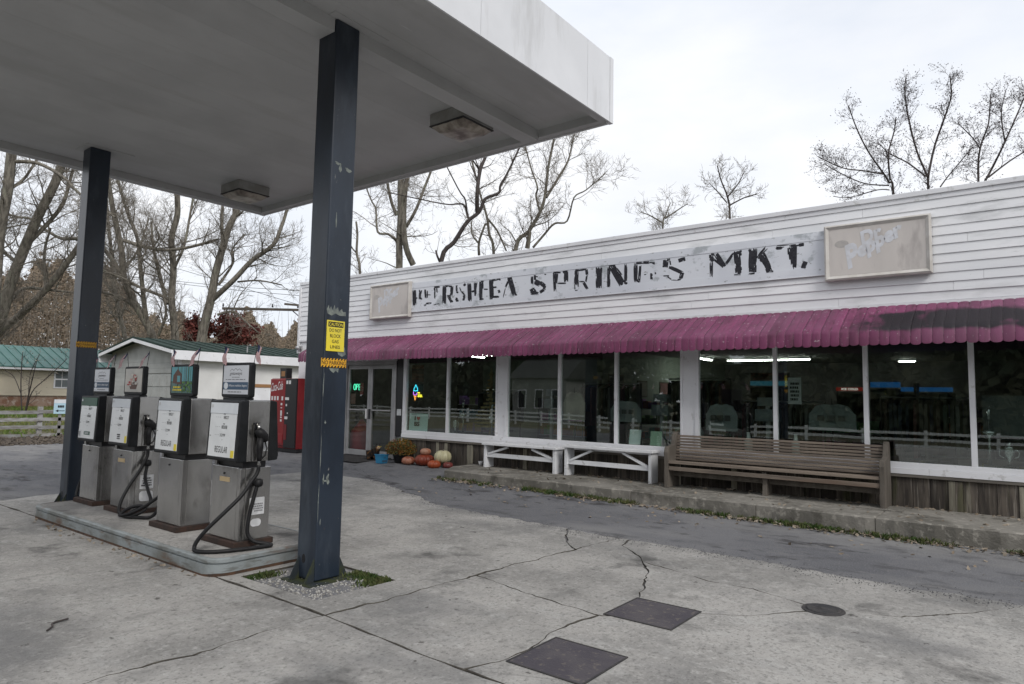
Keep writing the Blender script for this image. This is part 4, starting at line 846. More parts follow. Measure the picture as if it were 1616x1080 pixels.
# name board with brush-painted worn letters
nb = thing('name_board', 'long pale board with peeling black market lettering between two faded signs', 'sign board', (-6.1, 9.575, 3.14))
MB().box(-10.085, 9.574, 3.150, -4.4, 9.581, 3.628).build('board', board_m, nb); MB().box(-4.397, 9.574, 3.150, -2.165, 9.581, 3.628).build('board', board_m, nb)
MB().box(-10.085, 9.566, 3.142, -2.165, 9.581, 3.149).build('bottom_lip', trim_w, nb); MB().box(-10.085, 9.570, 3.149, -2.165, 9.5738, 3.262).build('lower_strip', board_m, nb)
MB().box(-10.085, 9.5690, 3.629, -2.165, 9.581, 3.742).build('upper_strip', board_m, nb)
LETTERS=[('b',[[-10035,3594,-9964,3590,-9937,3282,-10007,3285],[-9981,3412,-9983,3433,-9901,3430,-9899,3409],[-9846,3587,-9805,3582,-9807,3394,-9848,3399],[-9800,3577,-9776,3572,-9790,3508,-9814,3513],[-9818,3419,-9799,3429,-9757,3389,-9776,3380]]),('e',[[-9700,3588,-9668,3587,-9645,3405,-9677,3406],[-9659,3466,-9660,3474,-9511,3465,-9510,3457],[-9698,3249,-9704,3266,-9634,3273,-9628,3256],[-9651,3283,-9654,3303,-9495,3299,-9493,3279],[-9629,3554,-9609,3552,-9603,3408,-9623,3410]]),('e',[[-9432,3615,-9404,3614,-9386,3378,-9413,3379],[-9368,3596,-9349,3595,-9335,3487,-9355,3488],[-9426,3595,-9429,3615,-9273,3612,-9270,3592],[-9422,3247,-9426,3258,-9348,3264,-9344,3253],[-9335,3257,-9338,3264,-9270,3269,-9268,3262]]),('r',[[-9182,3609,-9113,3602,-9110,3258,-9179,3264],[-9138,3594,-9137,3614,-8929,3589,-8929,3569],[-8968,3584,-8919,3577,-8936,3397,-8985,3404],[-9074,3403,-9073,3417,-8959,3401,-8960,3387],[-9057,3393,-9014,3407,-8916,3274,-8958,3260]]),('s',[[-8832,3592,-8803,3588,-8808,3471,-8838,3475],[-8837,3460,-8827,3474,-8771,3449,-8780,3434],[-8749,3541,-8735,3544,-8687,3450,-8700,3447],[-8650,3593,-8619,3610,-8581,3572,-8612,3556],[-8702,3457,-8686,3467,-8601,3392,-8617,3382],[-8637,3391,-8600,3385,-8615,3276,-8651,3282],[-8852,3314,-8839,3345,-8783,3327,-8796,3296],[-8821,3314,-8777,3311,-8776,3269,-8820,3272]]),('h',[[-8531,3598,-8466,3594,-8438,3259,-8503,3262],[-8427,3423,-8435,3445,-8338,3457,-8330,3435],[-8374,3612,-8338,3610,-8313,3351,-8349,3352],[-8312,3608,-8294,3604,-8325,3444,-8342,3448]]),('e',[[-8233,3606,-8180,3601,-8174,3259,-8226,3263],[-8173,3607,-8152,3606,-8140,3457,-8160,3458],[-8132,3451,-8133,3462,-8029,3453,-8029,3442],[-8221,3258,-8225,3272,-8130,3282,-8125,3269],[-8206,3604,-8207,3617,-8137,3611,-8137,3597]]),('b',[[-7991,3616,-7922,3612,-7896,3265,-7964,3269],[-7963,3599,-7966,3618,-7730,3615,-7727,3597],[-7909,3463,-7911,3479,-7827,3478,-7824,3462],[-7789,3410,-7758,3416,-7732,3361,-7763,3355],[-7921,3281,-7923,3305,-7755,3298,-7753,3275],[-7972,3257,-7973,3270,-7905,3269,-7904,3256]]),('a',[[-7557,3608,-7488,3618,-7359,3283,-7427,3272],[-7558,3568,-7533,3558,-7597,3446,-7621,3457],[-7613,3446,-7604,3443,-7657,3258,-7667,3261],[-7561,3596,-7565,3612,-7467,3615,-7463,3600]]),('s',[[-7029,3594,-6995,3591,-6992,3453,-7026,3456],[-6962,3614,-6933,3611,-6932,3522,-6960,3524],[-6934,3576,-6934,3584,-6877,3578,-6876,3570],[-6744,3600,-6744,3606,-6706,3601,-6706,3594],[-6970,3471,-6934,3523,-6818,3460,-6854,3408],[-6853,3449,-6820,3483,-6718,3411,-6750,3377],[-6753,3408,-6716,3400,-6727,3329,-6764,3336],[-6756,3346,-6735,3318,-6823,3279,-6844,3307],[-7048,3364,-6980,3389,-6914,3288,-6981,3263],[-7039,3276,-7038,3312,-6858,3292,-6859,3256]]),('p',[[-6556,3620,-6521,3618,-6498,3292,-6532,3293],[-6495,3606,-6459,3599,-6481,3421,-6517,3428],[-6551,3613,-6551,3628,-6404,3608,-6404,3593],[-6353,3589,-6357,3613,-6255,3613,-6251,3589],[-6317,3607,-6262,3602,-6259,3434,-6315,3439],[-6474,3411,-6475,3424,-6281,3411,-6280,3399],[-6330,3522,-6318,3521,-6311,3418,-6323,3419]]),('r',[[-6101,3612,-6050,3604,-6064,3354,-6116,3361],[-6105,3604,-6105,3618,-6023,3610,-6023,3596],[-6045,3592,-6048,3608,-5885,3612,-5883,3596],[-5900,3604,-5868,3603,-5855,3508,-5887,3508],[-5881,3510,-5862,3505,-5884,3388,-5902,3392],[-6020,3402,-6021,3412,-5905,3404,-5905,3394],[-5954,3383,-5924,3395,-5848,3274,-5878,3262],[-6050,3445,-6039,3444,-6037,3323,-6049,3324],[-6106,3261,-6107,3267,-6054,3267,-6054,3261],[-6117,3360,-6110,3360,-6103,3289,-6111,3289]]),('i',[[-5683,3613,-5609,3605,-5606,3271,-5680,3277],[-5698,3613,-5683,3613,-5673,3548,-5689,3548],[-5596,3604,-5583,3602,-5588,3519,-5601,3521],[-5690,3309,-5675,3315,-5652,3279,-5667,3272]]),('n',[[-5475,3617,-5438,3613,-5438,3273,-5475,3276],[-5443,3600,-5372,3629,-5172,3306,-5241,3275],[-5473,3610,-5474,3624,-5337,3617,-5336,3603],[-5310,3557,-5298,3563,-5212,3449,-5224,3442],[-5160,3612,-5128,3609,-5132,3284,-5164,3287],[-5154,3310,-5131,3318,-5116,3288,-5138,3280]]),('g',[[-4994,3608,-4948,3604,-4942,3310,-4988,3314],[-4965,3595,-4967,3616,-4843,3612,-4841,3591],[-4842,3591,-4842,3616,-4730,3604,-4730,3580],[-4731,3590,-4730,3598,-4640,3583,-4640,3576],[-4683,3578,-4677,3589,-4637,3566,-4643,3555],[-4901,3566,-4876,3562,-4896,3300,-4920,3304],[-4949,3329,-4940,3338,-4898,3301,-4908,3292],[-4707,3414,-4683,3412,-4683,3319,-4707,3321],[-4715,3405,-4715,3416,-4680,3412,-4680,3401],[-4635,3430,-4625,3430,-4620,3397,-4630,3397],[-4820,3404,-4822,3409,-4787,3415,-4785,3410]]),('s',[[-4481,3611,-4423,3600,-4433,3486,-4491,3496],[-4432,3600,-4433,3615,-4384,3614,-4383,3599],[-4389,3584,-4379,3584,-4369,3519,-4379,3518],[-4401,3474,-4386,3503,-4176,3390,-4190,3362],[-4201,3387,-4165,3374,-4193,3277,-4230,3290],[-4209,3290,-4205,3276,-4257,3265,-4262,3279],[-4239,3550,-4250,3586,-4146,3606,-4134,3571],[-4156,3613,-4143,3611,-4143,3548,-4156,3549],[-4491,3354,-4491,3361,-4404,3356,-4403,3348],[-4425,3337,-4421,3343,-4358,3291,-4362,3286],[-4365,3278,-4365,3282,-4259,3270,-4259,3266]]),('m',[[-3750,3608,-3707,3605,-3703,3498,-3746,3501],[-3750,3502,-3741,3502,-3737,3274,-3746,3275],[-3720,3499,-3707,3498,-3714,3271,-3727,3273],[-3742,3438,-3718,3436,-3719,3362,-3742,3364],[-3708,3534,-3697,3546,-3539,3402,-3549,3390],[-3679,3598,-3639,3619,-3519,3416,-3558,3396],[-3406,3591,-3388,3575,-3508,3417,-3527,3432],[-3396,3575,-3397,3602,-3305,3596,-3304,3569],[-3382,3588,-3319,3587,-3291,3286,-3354,3285],[-3303,3618,-3285,3616,-3285,3534,-3304,3536],[-3389,3261,-3390,3271,-3298,3268,-3297,3257],[-3734,3607,-3734,3617,-3680,3611,-3681,3600]]),('k',[[-3150,3622,-3075,3609,-3093,3286,-3169,3297],[-3180,3616,-3165,3620,-3145,3561,-3161,3557],[-2940,3625,-2930,3614,-3069,3473,-3079,3484],[-2908,3603,-2904,3599,-3033,3493,-3036,3497],[-3022,3521,-2967,3540,-2859,3277,-2913,3257],[-3050,3488,-3029,3502,-2976,3425,-2996,3411],[-3186,3257,-3187,3267,-3092,3266,-3091,3255],[-2934,3260,-2935,3274,-2838,3269,-2838,3255],[-3167,3299,-3165,3312,-3095,3295,-3097,3281]]),('t',[[-2593,3582,-2573,3579,-2577,3324,-2597,3326],[-2571,3590,-2530,3584,-2542,3271,-2582,3276],[-2627,3575,-2605,3574,-2594,3386,-2616,3386],[-2639,3568,-2630,3567,-2627,3468,-2636,3468],[-2620,3586,-2621,3604,-2432,3600,-2430,3582],[-2489,3576,-2492,3602,-2433,3606,-2429,3580],[-2796,3590,-2795,3604,-2681,3585,-2682,3571],[-2800,3568,-2801,3578,-2724,3575,-2724,3565],[-2795,3619,-2795,3624,-2629,3614,-2629,3609]]),('.',[[-2468,3291,-2449,3351,-2390,3325,-2409,3266]])]
def bristle(q, r):
    P = [Vector((q[2*i]/1000, 0, q[2*i+1]/1000)) for i in range(4)]           # start a,b  end c,d
    for i, j in ((0, 1), (3, 2)): e = (P[j]-P[i])*.16+(P[j]-P[i]).normalized()*.004; P[i], P[j] = P[i]-e, P[j]+e
    wd = (P[1]-P[0]).length; L = (P[2]-P[1]).length; n = max(1, int(wd/.009)); out_ = []
    for i in range(n):
        u0, u1 = i/n-.04, (i+1)/n+.06; edgeness = abs((i+.5)/n-.5)*2
        v0 = max(-.02, r.gauss(.0, .05+.05*edgeness)); v1 = min(1.03, r.gauss(1.0, .05+.06*edgeness)); segs = [(v0, v1)]
        if n > 2 and r.random() < .08+.22*edgeness: m_ = r.uniform(.15, .85); g = r.uniform(.03, .14); segs = [(v0, m_-g), (m_+g, v1)]
        for a, b in segs:
            if b-a < .04: continue
            k = max(1, int((b-a)*L/.05)); pts = []
            for j in range(k+1):
                v = a+(b-a)*j/k; s0, s1 = P[0].lerp(P[3], v), P[1].lerp(P[2], v); jt = r.uniform(-.12, .12)/n if 0 < j < k else 0
                w_ = 1 if 0 < j < k or k == 1 else .55; c_ = (u0+u1)/2+jt; hw = (u1-u0)/2*w_
                pts.append((s0.lerp(s1, c_-hw), s0.lerp(s1, c_+hw)))
            out_.append(pts)
    return out_
for li, (ch, qs) in enumerate(LETTERS):
    r = random.Random(li*13+5); groups = []                            # strokes that touch form one patch of paint
    for q in qs:
        Q = np.array(q, float).reshape(4, 2); g1, g2 = np.meshgrid(np.linspace(-.1, 1.1, 5), np.linspace(0, 1, 14)); g1, g2 = g1.reshape(-1, 1), g2.reshape(-1, 1)
        bb = (Q[0]*(1-g1)+Q[1]*g1)*(1-g2)+(Q[3]*(1-g1)+Q[2]*g1)*g2; mine = [q]; keep = []
        for g in groups:
            if np.sqrt(((bb[:, None]-g[0][None])**2).sum(2)).min() < 14: mine += g[1]; bb = np.concatenate([bb, g[0]])
            else: keep.append(g)
        groups = keep+[(bb, mine)]
    groups.sort(key=lambda g: -len(g[1])); host = nb
    for g in groups:
        V = []; F = []
        for q in g[1]:
            for pts in bristle(q, r):
                b0 = len(V); y = 9.5735-r.uniform(.0002, .0006)
                for a, c in pts: V += [(a.x, y-(.0046 if a.z < 3.263 else 0), a.z), (c.x, y-(.0046 if c.z < 3.263 else 0), c.z)]
                for j in range(len(pts)-1): F.append((b0+2*j, b0+2*j+2, b0+2*j+3, b0+2*j+1))
        m_ = MB(); m_.v = V; m_.f = F; m_.m = [0]*len(F); o_ = m_.build('letter' if host is nb else 'paint_fragment', letter_m, host)
        if host is nb: host = o_

# the two sun-bleached framed signs
def framed_sign(x0, label, dark):
    x1, z0, z1, y = x0+1.215, 3.048, 3.782, 9.5
    t = thing('framed_sign', label, 'sign', (x0+.6, y, z0), group='sun-bleached framed signs')
    MB().box(x0+.06, y+.01, z0+.06, x1-.06, y+.05, z1-.06).build('panel', beige, t)
    fr = MB(); w_ = .06
    for a, b_ in (((x0, z0), (x1, z0)), ((x1, z0), (x1, z1)), ((x1, z1), (x0, z1)), ((x0, z1), (x0, z0))):
        d = Vector((b_[0]-a[0], b_[1]-a[1])).normalized(); nn = Vector((-d.y, d.x))
        o = [(a, 0), (b_, 0)]; ia = (a[0]+(d.x+nn.x)*w_, a[1]+(d.y+nn.y)*w_); ib = (b_[0]+(-d.x+nn.x)*w_, b_[1]+(-d.y+nn.y)*w_)
        ja = (a[0]+(d.x+nn.x)*w_*.35, a[1]+(d.y+nn.y)*w_*.35); jb = (b_[0]+(-d.x+nn.x)*w_*.35, b_[1]+(-d.y+nn.y)*w_*.35)
        ring = [(a, .075), (a, .0), (ja, -.012), (ia, .012)]; rb = [(b_, .075), (b_, .0), (jb, -.012), (ib, .012)]
        vs = [(p[0], y+k, p[1]) for p, k in ring]+[(p[0], y+k, p[1]) for p, k in rb]
        fr.add(vs, [(i, i+1, 5+i, 4+i) for i in range(3)])
    fr.build('frame', beige_fr, t)
    MB().box(x0+.03, y+.051, z0+.03, x1-.03, FY-.0, z1-.03).build('mount_box', beige_fr, t)
    xd, ud = Vector((1, 0, .36)), Vector((-.12, 0, 1))
    text('P', (x0+.335, y+.0095, z0+.315), xd, ud, .15, .32, logo_m, t, off=.0008, bold=.05); text('epper', (x0+.655, y+.009, z0+.425), Vector((1, 0, .48)), ud, .57, .21, logo_m, t, off=.0008, bold=.06); text('Dr', (x0+.56, y+.0085, z0+.555), xd, ud, .25, .19, logo_m, t, off=.0012, bold=.05)
    shape(oval(x0+.21, z0+.475, .085, .05), y+.0098, logo_d, t, 'emblem')
framed_sign(-11.275, 'bleached beige framed sign with pale lettering above the doors, left of the name board', 0)
framed_sign(-2.155, 'bleached beige framed sign with pale lettering right of the name board', 1)
wl = thing('wall_lamp', 'small grey wall lamp on the left end of the shop wall', 'lamp', (-13.8, 9.55, 2.5))
MB().box(-13.9, FY-.02, 2.49, -13.8, FY+.03, 2.57).build('mount', alum, wl); MB().lathe([(.02, 0), (.055, .03), (.05, .09), (.02, .1)], (-13.84, FY-.08, 2.47), 12).build('lamp_head', alum, wl, True)

# ------------------------------------------------------------------ seats on the walkway
pew = thing('wooden_pew', 'long weathered brown slatted pew against the shop window', 'pew', (-2.86, 9.3, .2))
def pew_end(x, nm='end_panel', full=True, m=pewend):
    if full: p = [(9.08, .201), (9.09, .50), (9.075, .70), (9.10, .77), (9.20, .785), (9.31, .80), (9.37, .95), (9.42, .985), (9.475, .98), (9.49, .90), (9.50, .50), (9.48, .201)]
    else: p = [(9.13, .201), (9.15, .36), (9.12, .52), (9.38, .52), (9.36, .201)]
    MB().prism(p[::-1], 'x', x-.03, x+.03).build(nm, m, pew, bevel=.006)
pew_end(-4.225); pew_end(-1.475); pew_end(-2.86, 'middle_support', False)
for i in range(9):
    z = .600+i*.0405; y = 9.355+(z-.6)*.18
    MB().bar((-4.194, y, z), (-1.506, y, z), .022, .030, up=(0, 0, 1)).build('back_slat', pewwood, pew, bevel=.004)
for i in range(5):
    y = 9.095+i*.052; MB().box(-4.194, y, .530-.002*i+.012, -1.506, y+.047, .566-.002*i+.012).build('seat_slat', pewwood, pew, bevel=.004)
MB().box(-4.194, 9.105, .445, -1.506, 9.125, .50).build('seat_rail', pewwood, pew, bevel=.004)
MB().box(-4.194, 9.26, .36, -1.506, 9.285, .42).build('stretcher', pewend, pew)
for xx in (-2.86, -1.52): tag(MB().box(xx-.22, 9.02, .2015, xx+.25, 9.40, .215).build('paving_tile', walk_c), 'thin concrete paver under the middle of the pew' if xx < -2 else 'thin concrete paver under the right end of the pew', 'paver')
def white_bench(x0, x1, top, label):
    t = thing('white_bench', label, 'bench', ((x0+x1)/2, 9.38, .2), group='white painted benches')
    MB().box(x0-.03, 9.25, top-.04, x1+.03, 9.53, top).build('seat', benchw, t, bevel=.004)
    for x in (x0, x1-.05): MB().box(x, 9.28, .201, x+.05, 9.505, top-.041).build('leg', benchw, t, bevel=.003)
    MB().box(x0+.051, 9.31, .385, x1-.051, 9.345, .455).build('rail', benchw, t)
    for s, a, c in ((1, x0+.08, x0+.50), (-1, x1-.08, x1-.50)):
        MB().bar((a, 9.3275, .44), (c, 9.3275, top-.065), .032, .055, up=(0, 1, 0)).build('brace', benchw, t)
white_bench(-7.80, -6.27, .635, 'white bench with angled braces, left of the two')
white_bench(-6.09, -4.55, .69, 'white bench with angled braces beside the wooden pew')
def card(x, y, z0, wd, h, m, label, rz=0, lean=.04):
    t = thing('window_card', label, 'card', (x, y, z0)); c_, s_ = math.cos(rz), math.sin(rz)
    MB().add([(x-wd/2*c_, y-wd/2*s_, z0), (x+wd/2*c_, y+wd/2*s_, z0), (x+wd/2*c_, y+wd/2*s_+lean, z0+h), (x-wd/2*c_, y-wd/2*s_+lean, z0+h), (x-wd/2*c_, y-wd/2*s_+.004, z0), (x+wd/2*c_, y+wd/2*s_+.004, z0), (x+wd/2*c_, y+wd/2*s_+lean+.004, z0+h), (x-wd/2*c_, y-wd/2*s_+lean+.004, z0+h)],
        [(0, 1, 2, 3), (4, 7, 6, 5), (0, 4, 5, 1), (3, 2, 6, 7), (1, 5, 6, 2), (0, 3, 7, 4)]).build('board', m, t); return t
palecard, greencard = mat('pale_card', (.50, .56, .56), rough=.6), mat('green_card', (.30, .42, .32), rough=.6)
card(-5.03, 9.665, .738, .19, .23, palecard, 'white printed card propped in the window above the right bench', .1); card(-4.67, 9.665, .738, .20, .22, greencard, 'pale green card propped in the window beside the pew', -.1)
cp = MB().lathe([(.03, 0), (.042, .075), (.038, .075), (.03, .01)], (-8.02, 9.46, .2), 14).build('paper_cup', whitep, None, True); tag(cp, 'white paper cup on the walkway beside the left bench', 'cup')

# ------------------------------------------------------------------ drinks machine left of the doors
vm = thing('vending_machine', 'red and black drinks vending machine at the left end of the shop', 'vending machine', (-13.55, 9.28, .12))
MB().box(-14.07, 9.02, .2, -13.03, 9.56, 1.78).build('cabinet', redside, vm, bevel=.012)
MB().box(-14.07, 9.04, .125, -13.03, 9.54, .199).build('plinth', black_m, vm)
MB().box(-14.06, 8.985, .27, -13.47, 9.019, 1.765).build('front_panel', red_m, vm, bevel=.01)
MB().box(-13.468, 8.982, .22, -13.04, 9.019, 1.775).build('coin_column', black_m, vm, bevel=.006)
text('Coca-Cola', (-13.80, 8.984, 1.60), (1, 0, .12), UD, .46, .20, whitep, vm, off=.001, shear=.35)
for i, x in enumerate((-14.0, -13.89, -13.78, -13.60)): MB().box(x, 8.981, 1.28, x+.06, 8.9845, 1.37).build('selection_label', whitep, vm)
for z, h in ((1.17, .05), (1.10, .02), (.93, .12), (.88, .03), (.80, .05)): MB().box(-13.62, 8.981, z, -13.565, 8.9845, z+h).build('print_mark', whitep, vm)
for x, z, w_, h in ((-13.43, 1.65, .07, .08), (-13.33, 1.65, .07, .08), (-13.45, 1.29, .14, .06), (-13.42, 1.15, .045, .05), (-13.45, .86, .11, .06), (-13.36, .98, .03, .03)): MB().box(x, 8.977, z, x+w_, 8.9815, z+h).build('coin_plate', whitep, vm)
MB().box(-13.46, 8.975, .40, -13.36, 8.9815, .74).build('delivery_door', redside, vm)
MB().box(-14.05, 8.975, .31, -13.5, 8.9845, .52).build('kick_panel', red_m, vm, bevel=.01)
bxo = thing('small_box', 'small dark box with orange print standing on the vending machine', 'box', (-13.8, 9.2, 1.78))
MB().box(-13.87, 9.1, 1.781, -13.63, 9.25, 2.02).build('carton', black_m, bxo); MB().box(-13.82, 9.096, 1.83, -13.68, 9.0995, 1.95).build('print', woodbrown, bxo)

# ------------------------------------------------------------------ autumn display by the doors
def pumpkin(x, y, z, r, h, m, label, n=11, tilt=0):
    t = thing('pumpkin', label, 'pumpkin', (x, y, z), group='pumpkins beside the doors'); r *= .88; h *= .9
    prof = [(.12*r, .08*h), (.45*r, .01*h), (.78*r, .10*h), (.97*r, .30*h), (1.0*r, .50*h), (.93*r, .72*h), (.70*r, .90*h), (.40*r, .985*h), (.15*r, .93*h), (.05*r, .88*h)]
    MB().lathe(prof, (x, y, z), n*5, rib=.13, ribn=n).build('flesh', m, t, True)
    MB().tube([(x, y, z+.88*h), (x+.01, y, z+.98*h), (x+.03*tilt+.012, y+.01, z+h*1.09)], [.018*r/.15, .013*r/.15, .010*r/.15], 7).build('stem', polewood, t, True)
pk = lambda n, a, b_: mat(n, a, b_, scale=5, rough=.45, spec=.4, stretch=(2, 2, .6))
GZ = .115
pumpkin(-9.62, 9.19, GZ, .145, .17, pk('pink_squash', (.32, .14, .09), (.22, .065, .035)), 'pale pink ribbed pumpkin, leftmost on the ground', 9)
pumpkin(-9.27, 9.28, GZ, .205, .24, pk('deep_orange', (.20, .036, .014), (.15, .024, .010)), 'large deep orange pumpkin under a small pale one', 13)
pumpkin(-9.26, 9.29, GZ+.202, .115, .14, pk('salmon', (.30, .12, .07), (.34, .19, .13)), 'small salmon pumpkin stacked on the large orange one', 10)
pumpkin(-8.86, 9.35, GZ+.075, .18, .26, pk('cream_squash', (.46, .43, .28), (.35, .33, .20)), 'cream coloured tall pumpkin at the right of the pile', 10)
pumpkin(-8.87, 9.13, GZ-.01, .135, .165, pk('bright_orange', (.30, .06, .018), (.23, .042, .014)), 'bright orange pumpkin in front of the cream one', 12)
pumpkin(-8.68, 9.30, GZ-.01, .105, .13, pk('dark_red', (.16, .035, .03), (.11, .025, .022)), 'small dark red pumpkin beside the walkway end', 9)
mum = thing('potted_mum', 'bushy rust and yellow chrysanthemum in a dark pot', 'plant', (-9.95, 9.3, GZ))
MB().lathe([(.12, 0), (.17, .2), (.175, .215), (.155, .215), (.14, .18)], (-9.95, 9.3, GZ), 18).build('pot', black_m, mum, True)
P = nrg.normal(size=(5200, 3)); P /= np.linalg.norm(P, axis=1)[:, None]; P *= nrg.uniform(.12, 1.05, (5200, 1))**.5; P = P[P[:, 2] > -.45]; P = P*np.array([.31, .30, .21])+np.array([-9.95, 9.3, GZ+.27])
k = len(P)//3; V, F = leaf_quads(P[:k], .022); link('foliage', fast_mesh('foliage', V, F, mat('mum_leaf', (.05, .07, .02), (.09, .09, .03), scale=9, rough=.8)), None).parent = mum
V, F = leaf_quads(P[k:], .014); fo = link('flowers', fast_mesh('flowers', V, F, mat('mum_flower', (.30, .15, .02), (.17, .055, .015), scale=6, rough=.8, ramp=(.4, .6))), None); fo.parent = mum
for o in mum.children:
    if o.name.startswith(('foliage', 'flowers')): o.matrix_parent_inverse = Matrix.Translation(mum.location).inverted()
bk = thing('blue_basket', 'bright blue open basket with printed sides by the doors', 'basket', (-10.17, 9.0, GZ))
bl = mat('basket_blue', (.03, .22, .40), (.026, .18, .34), scale=8, rough=.5)
b = MB(); bw, bh = .125, .165
for (xa, ya), (xb, yb) in (((-1, -1), (1, -1)), ((1, -1), (1, 1)), ((1, 1), (-1, 1)), ((-1, 1), (-1, -1))):
    i = .075; o_ = .095; vs = []
    for q, z in ((i, 0), (o_, bh)):
        for (xx, yy) in ((xa, ya), (xb, yb)): vs += [(-10.17+xx*q, 9.0+yy*q, GZ+z), (-10.17+xx*(q-.006), 9.0+yy*(q-.006), GZ+z)]
    b.add(vs, [(0, 2, 6, 4), (1, 5, 7, 3), (4, 6, 7, 5)])
b.box(-10.235, 8.935, GZ+.001, -10.105, 9.065, GZ+.008); b.build('tub', bl, bk)
MB().box(-10.27, 8.90, GZ+bh-.004, -10.07, 8.905, GZ+bh+.01).build('rim', bl, bk); MB().box(-10.075, 8.905, GZ+bh-.004, -10.07, 9.10, GZ+bh+.01).build('rim', bl, bk)
greek(bk, (-10.084, 9.0, GZ+.045), XD, .13, .04, 1, inkblue); greek(bk, (-10.074, 9.0, GZ+.115), XD, .06, .03, 2, inkblue)
# a sitting cat
def cat():
    t = thing('cat', 'dark tortoiseshell cat with pale face crouching beside the blue basket', 'cat', (-10.72, 9.28, GZ))
    o = Vector((-10.74, 9.30, GZ)); d = Vector((.72, -.10, 0)).normalized(); s = Vector((-d.y, d.x, 0)); u = Vector((0, 0, 1))
    J = [((-.13, 0, .10), .085), ((-.05, 0, .125), .095), ((.05, 0, .16), .085), ((.11, 0, .22), .055), ((.15, 0, .275), .058), ((.195, 0, .265), .030),   # rump..nose
         ((.09, .045, .09), .030), ((.11, .05, .015), .024), ((.14, .05, .012), .020), ((.09, -.045, .09), .030), ((.11, -.05, .015), .024), ((.14, -.05, .012), .020),
         ((-.08, .085, .05), .045), ((-.01, .09, .018), .025), ((-.08, -.085, .05), .045), ((-.01, -.09, .018), .025),
         ((-.20, 0, .04), .022), ((-.22, .10, .022), .018), ((-.14, .17, .02), .016), ((-.03, .17, .018), .012)]
    E = [(0, 1), (1, 2), (2, 3), (3, 4), (4, 5), (2, 6), (6, 7), (7, 8), (2, 9), (9, 10), (10, 11), (0, 12), (12, 13), (0, 14), (14, 15), (0, 16), (16, 17), (17, 18), (18, 19)]
    me = bpy.data.meshes.new('body'); me.from_pydata([tuple(o+d*a+s*b_+u*c) for (a, b_, c), _ in J], E, [])
    m = mat('tortoiseshell_fur', (.016, .013, .012), (.028, .022, .018), scale=20, rough=.95, spec=.1, spots=[((.16, .075, .03), 14, .62, .68, None, .8)], bump=.6, bscale=120)
    N = m.node_tree.nodes; L = m.node_tree.links; p = N['Principled BSDF']; src = p.inputs['Base Color'].links[0].from_socket
    g = N.new('ShaderNodeNewGeometry'); fc = o+d*.185+s*(-.018)+u*.262
    vd = N.new('ShaderNodeVectorMath'); vd.operation = 'DISTANCE'; vd.inputs[1].default_value = fc; L.new(g.outputs['Position'], vd.inputs[0])
    mr = N.new('ShaderNodeMapRange'); mr.inputs[1].default_value = .046; mr.inputs[2].default_value = .028; L.new(vd.outputs['Value'], mr.inputs[0])
    x = N.new('ShaderNodeMix'); x.data_type = 'RGBA'; L.new(mr.outputs[0], x.inputs[0]); L.new(src, x.inputs[6]); x.inputs[7].default_value = (.42, .30, .20, 1); L.new(x.outputs[2], p.inputs['Base Color'])
    me.materials.append(m); bo = link('body', me, t); bo.matrix_parent_inverse = Matrix.Translation(t.location).inverted()
    sk = bo.modifiers.new('skin', 'SKIN'); sk.use_smooth_shade = True; bo.modifiers.new('sub', 'SUBSURF').levels = 2; bo.modifiers['sub'].render_levels = 2
    for i, (_, r) in enumerate(J): me.skin_vertices[0].data[i].radius = (r, r)
    me.skin_vertices[0].data[1].use_root = True
    h = o+d*.15+u*.275
    for k in (-1, 1):
        a = h+s*(.034*k)+u*.035; MB().add([a-d*.012-s*.018, a-d*.012+s*.018, a+d*.014, a+u*.055+s*(.008*k)], [(0, 1, 3), (1, 2, 3), (2, 0, 3), (0, 2, 1)]).build('ear', m, t)
        e = h+d*.050+s*(.026*k)+u*.012; MB().lathe([(.001, -.008), (.007, -.004), (.009, 0), (.007, .004), (.001, .008)], tuple(e), 8).build('eye', yellow, t, True)
    nn = h+d*.078+u*(-.006); MB().lathe([(.001, -.005), (.007, 0), (.001, .005)], tuple(nn), 8).build('nose', cpink, t, True)
cat()

# ------------------------------------------------------------------ behind the glass
tube_m = glow('lit_tube', (1, .98, .92), 30)
def ceiling_lamp(x, y, along, label, L=1.2):
    t = thing('strip_light', label, 'light', (x, y, 2.5), group='lit strip lights in the shop')
    a = (L/2, .05) if along == 'x' else (.05, L/2)
    MB().box(x-a[0], y-a[1], 2.515, x+a[0], y+a[1], 2.559).build('housing', whitep, t)
    q = (L/2-.03, .028) if along == 'x' else (.028, L/2-.03); MB().box(x-q[0], y-q[1], 2.49, x+q[0], y+q[1], 2.514).build('lit_tube', tube_m, t)
ceiling_lamp(-5.4, 17.6, 'x', 'long lit strip light seen through the window above the pew', 2.1)
ceiling_lamp(-11.8, 13.7, 'y', 'lit strip light inside behind the window with the neon cone', .6)
ceiling_lamp(-12.3, 11.6, 'y', 'lit strip light inside just behind the glass doors', .5)
ceiling_lamp(-11.1, 13.2, 'y', 'lit strip light inside above the wooden tree', .5)
ceiling_lamp(-8.6, 16.4, 'y', 'lit strip light deep inside behind the left bench window')
ceiling_lamp(-6.7, 16.6, 'y', 'lit strip light deep inside behind the right bench window')
ceiling_lamp(-2.5, 19.2, 'x', 'small lit light far back behind the window right of the pew', .4)
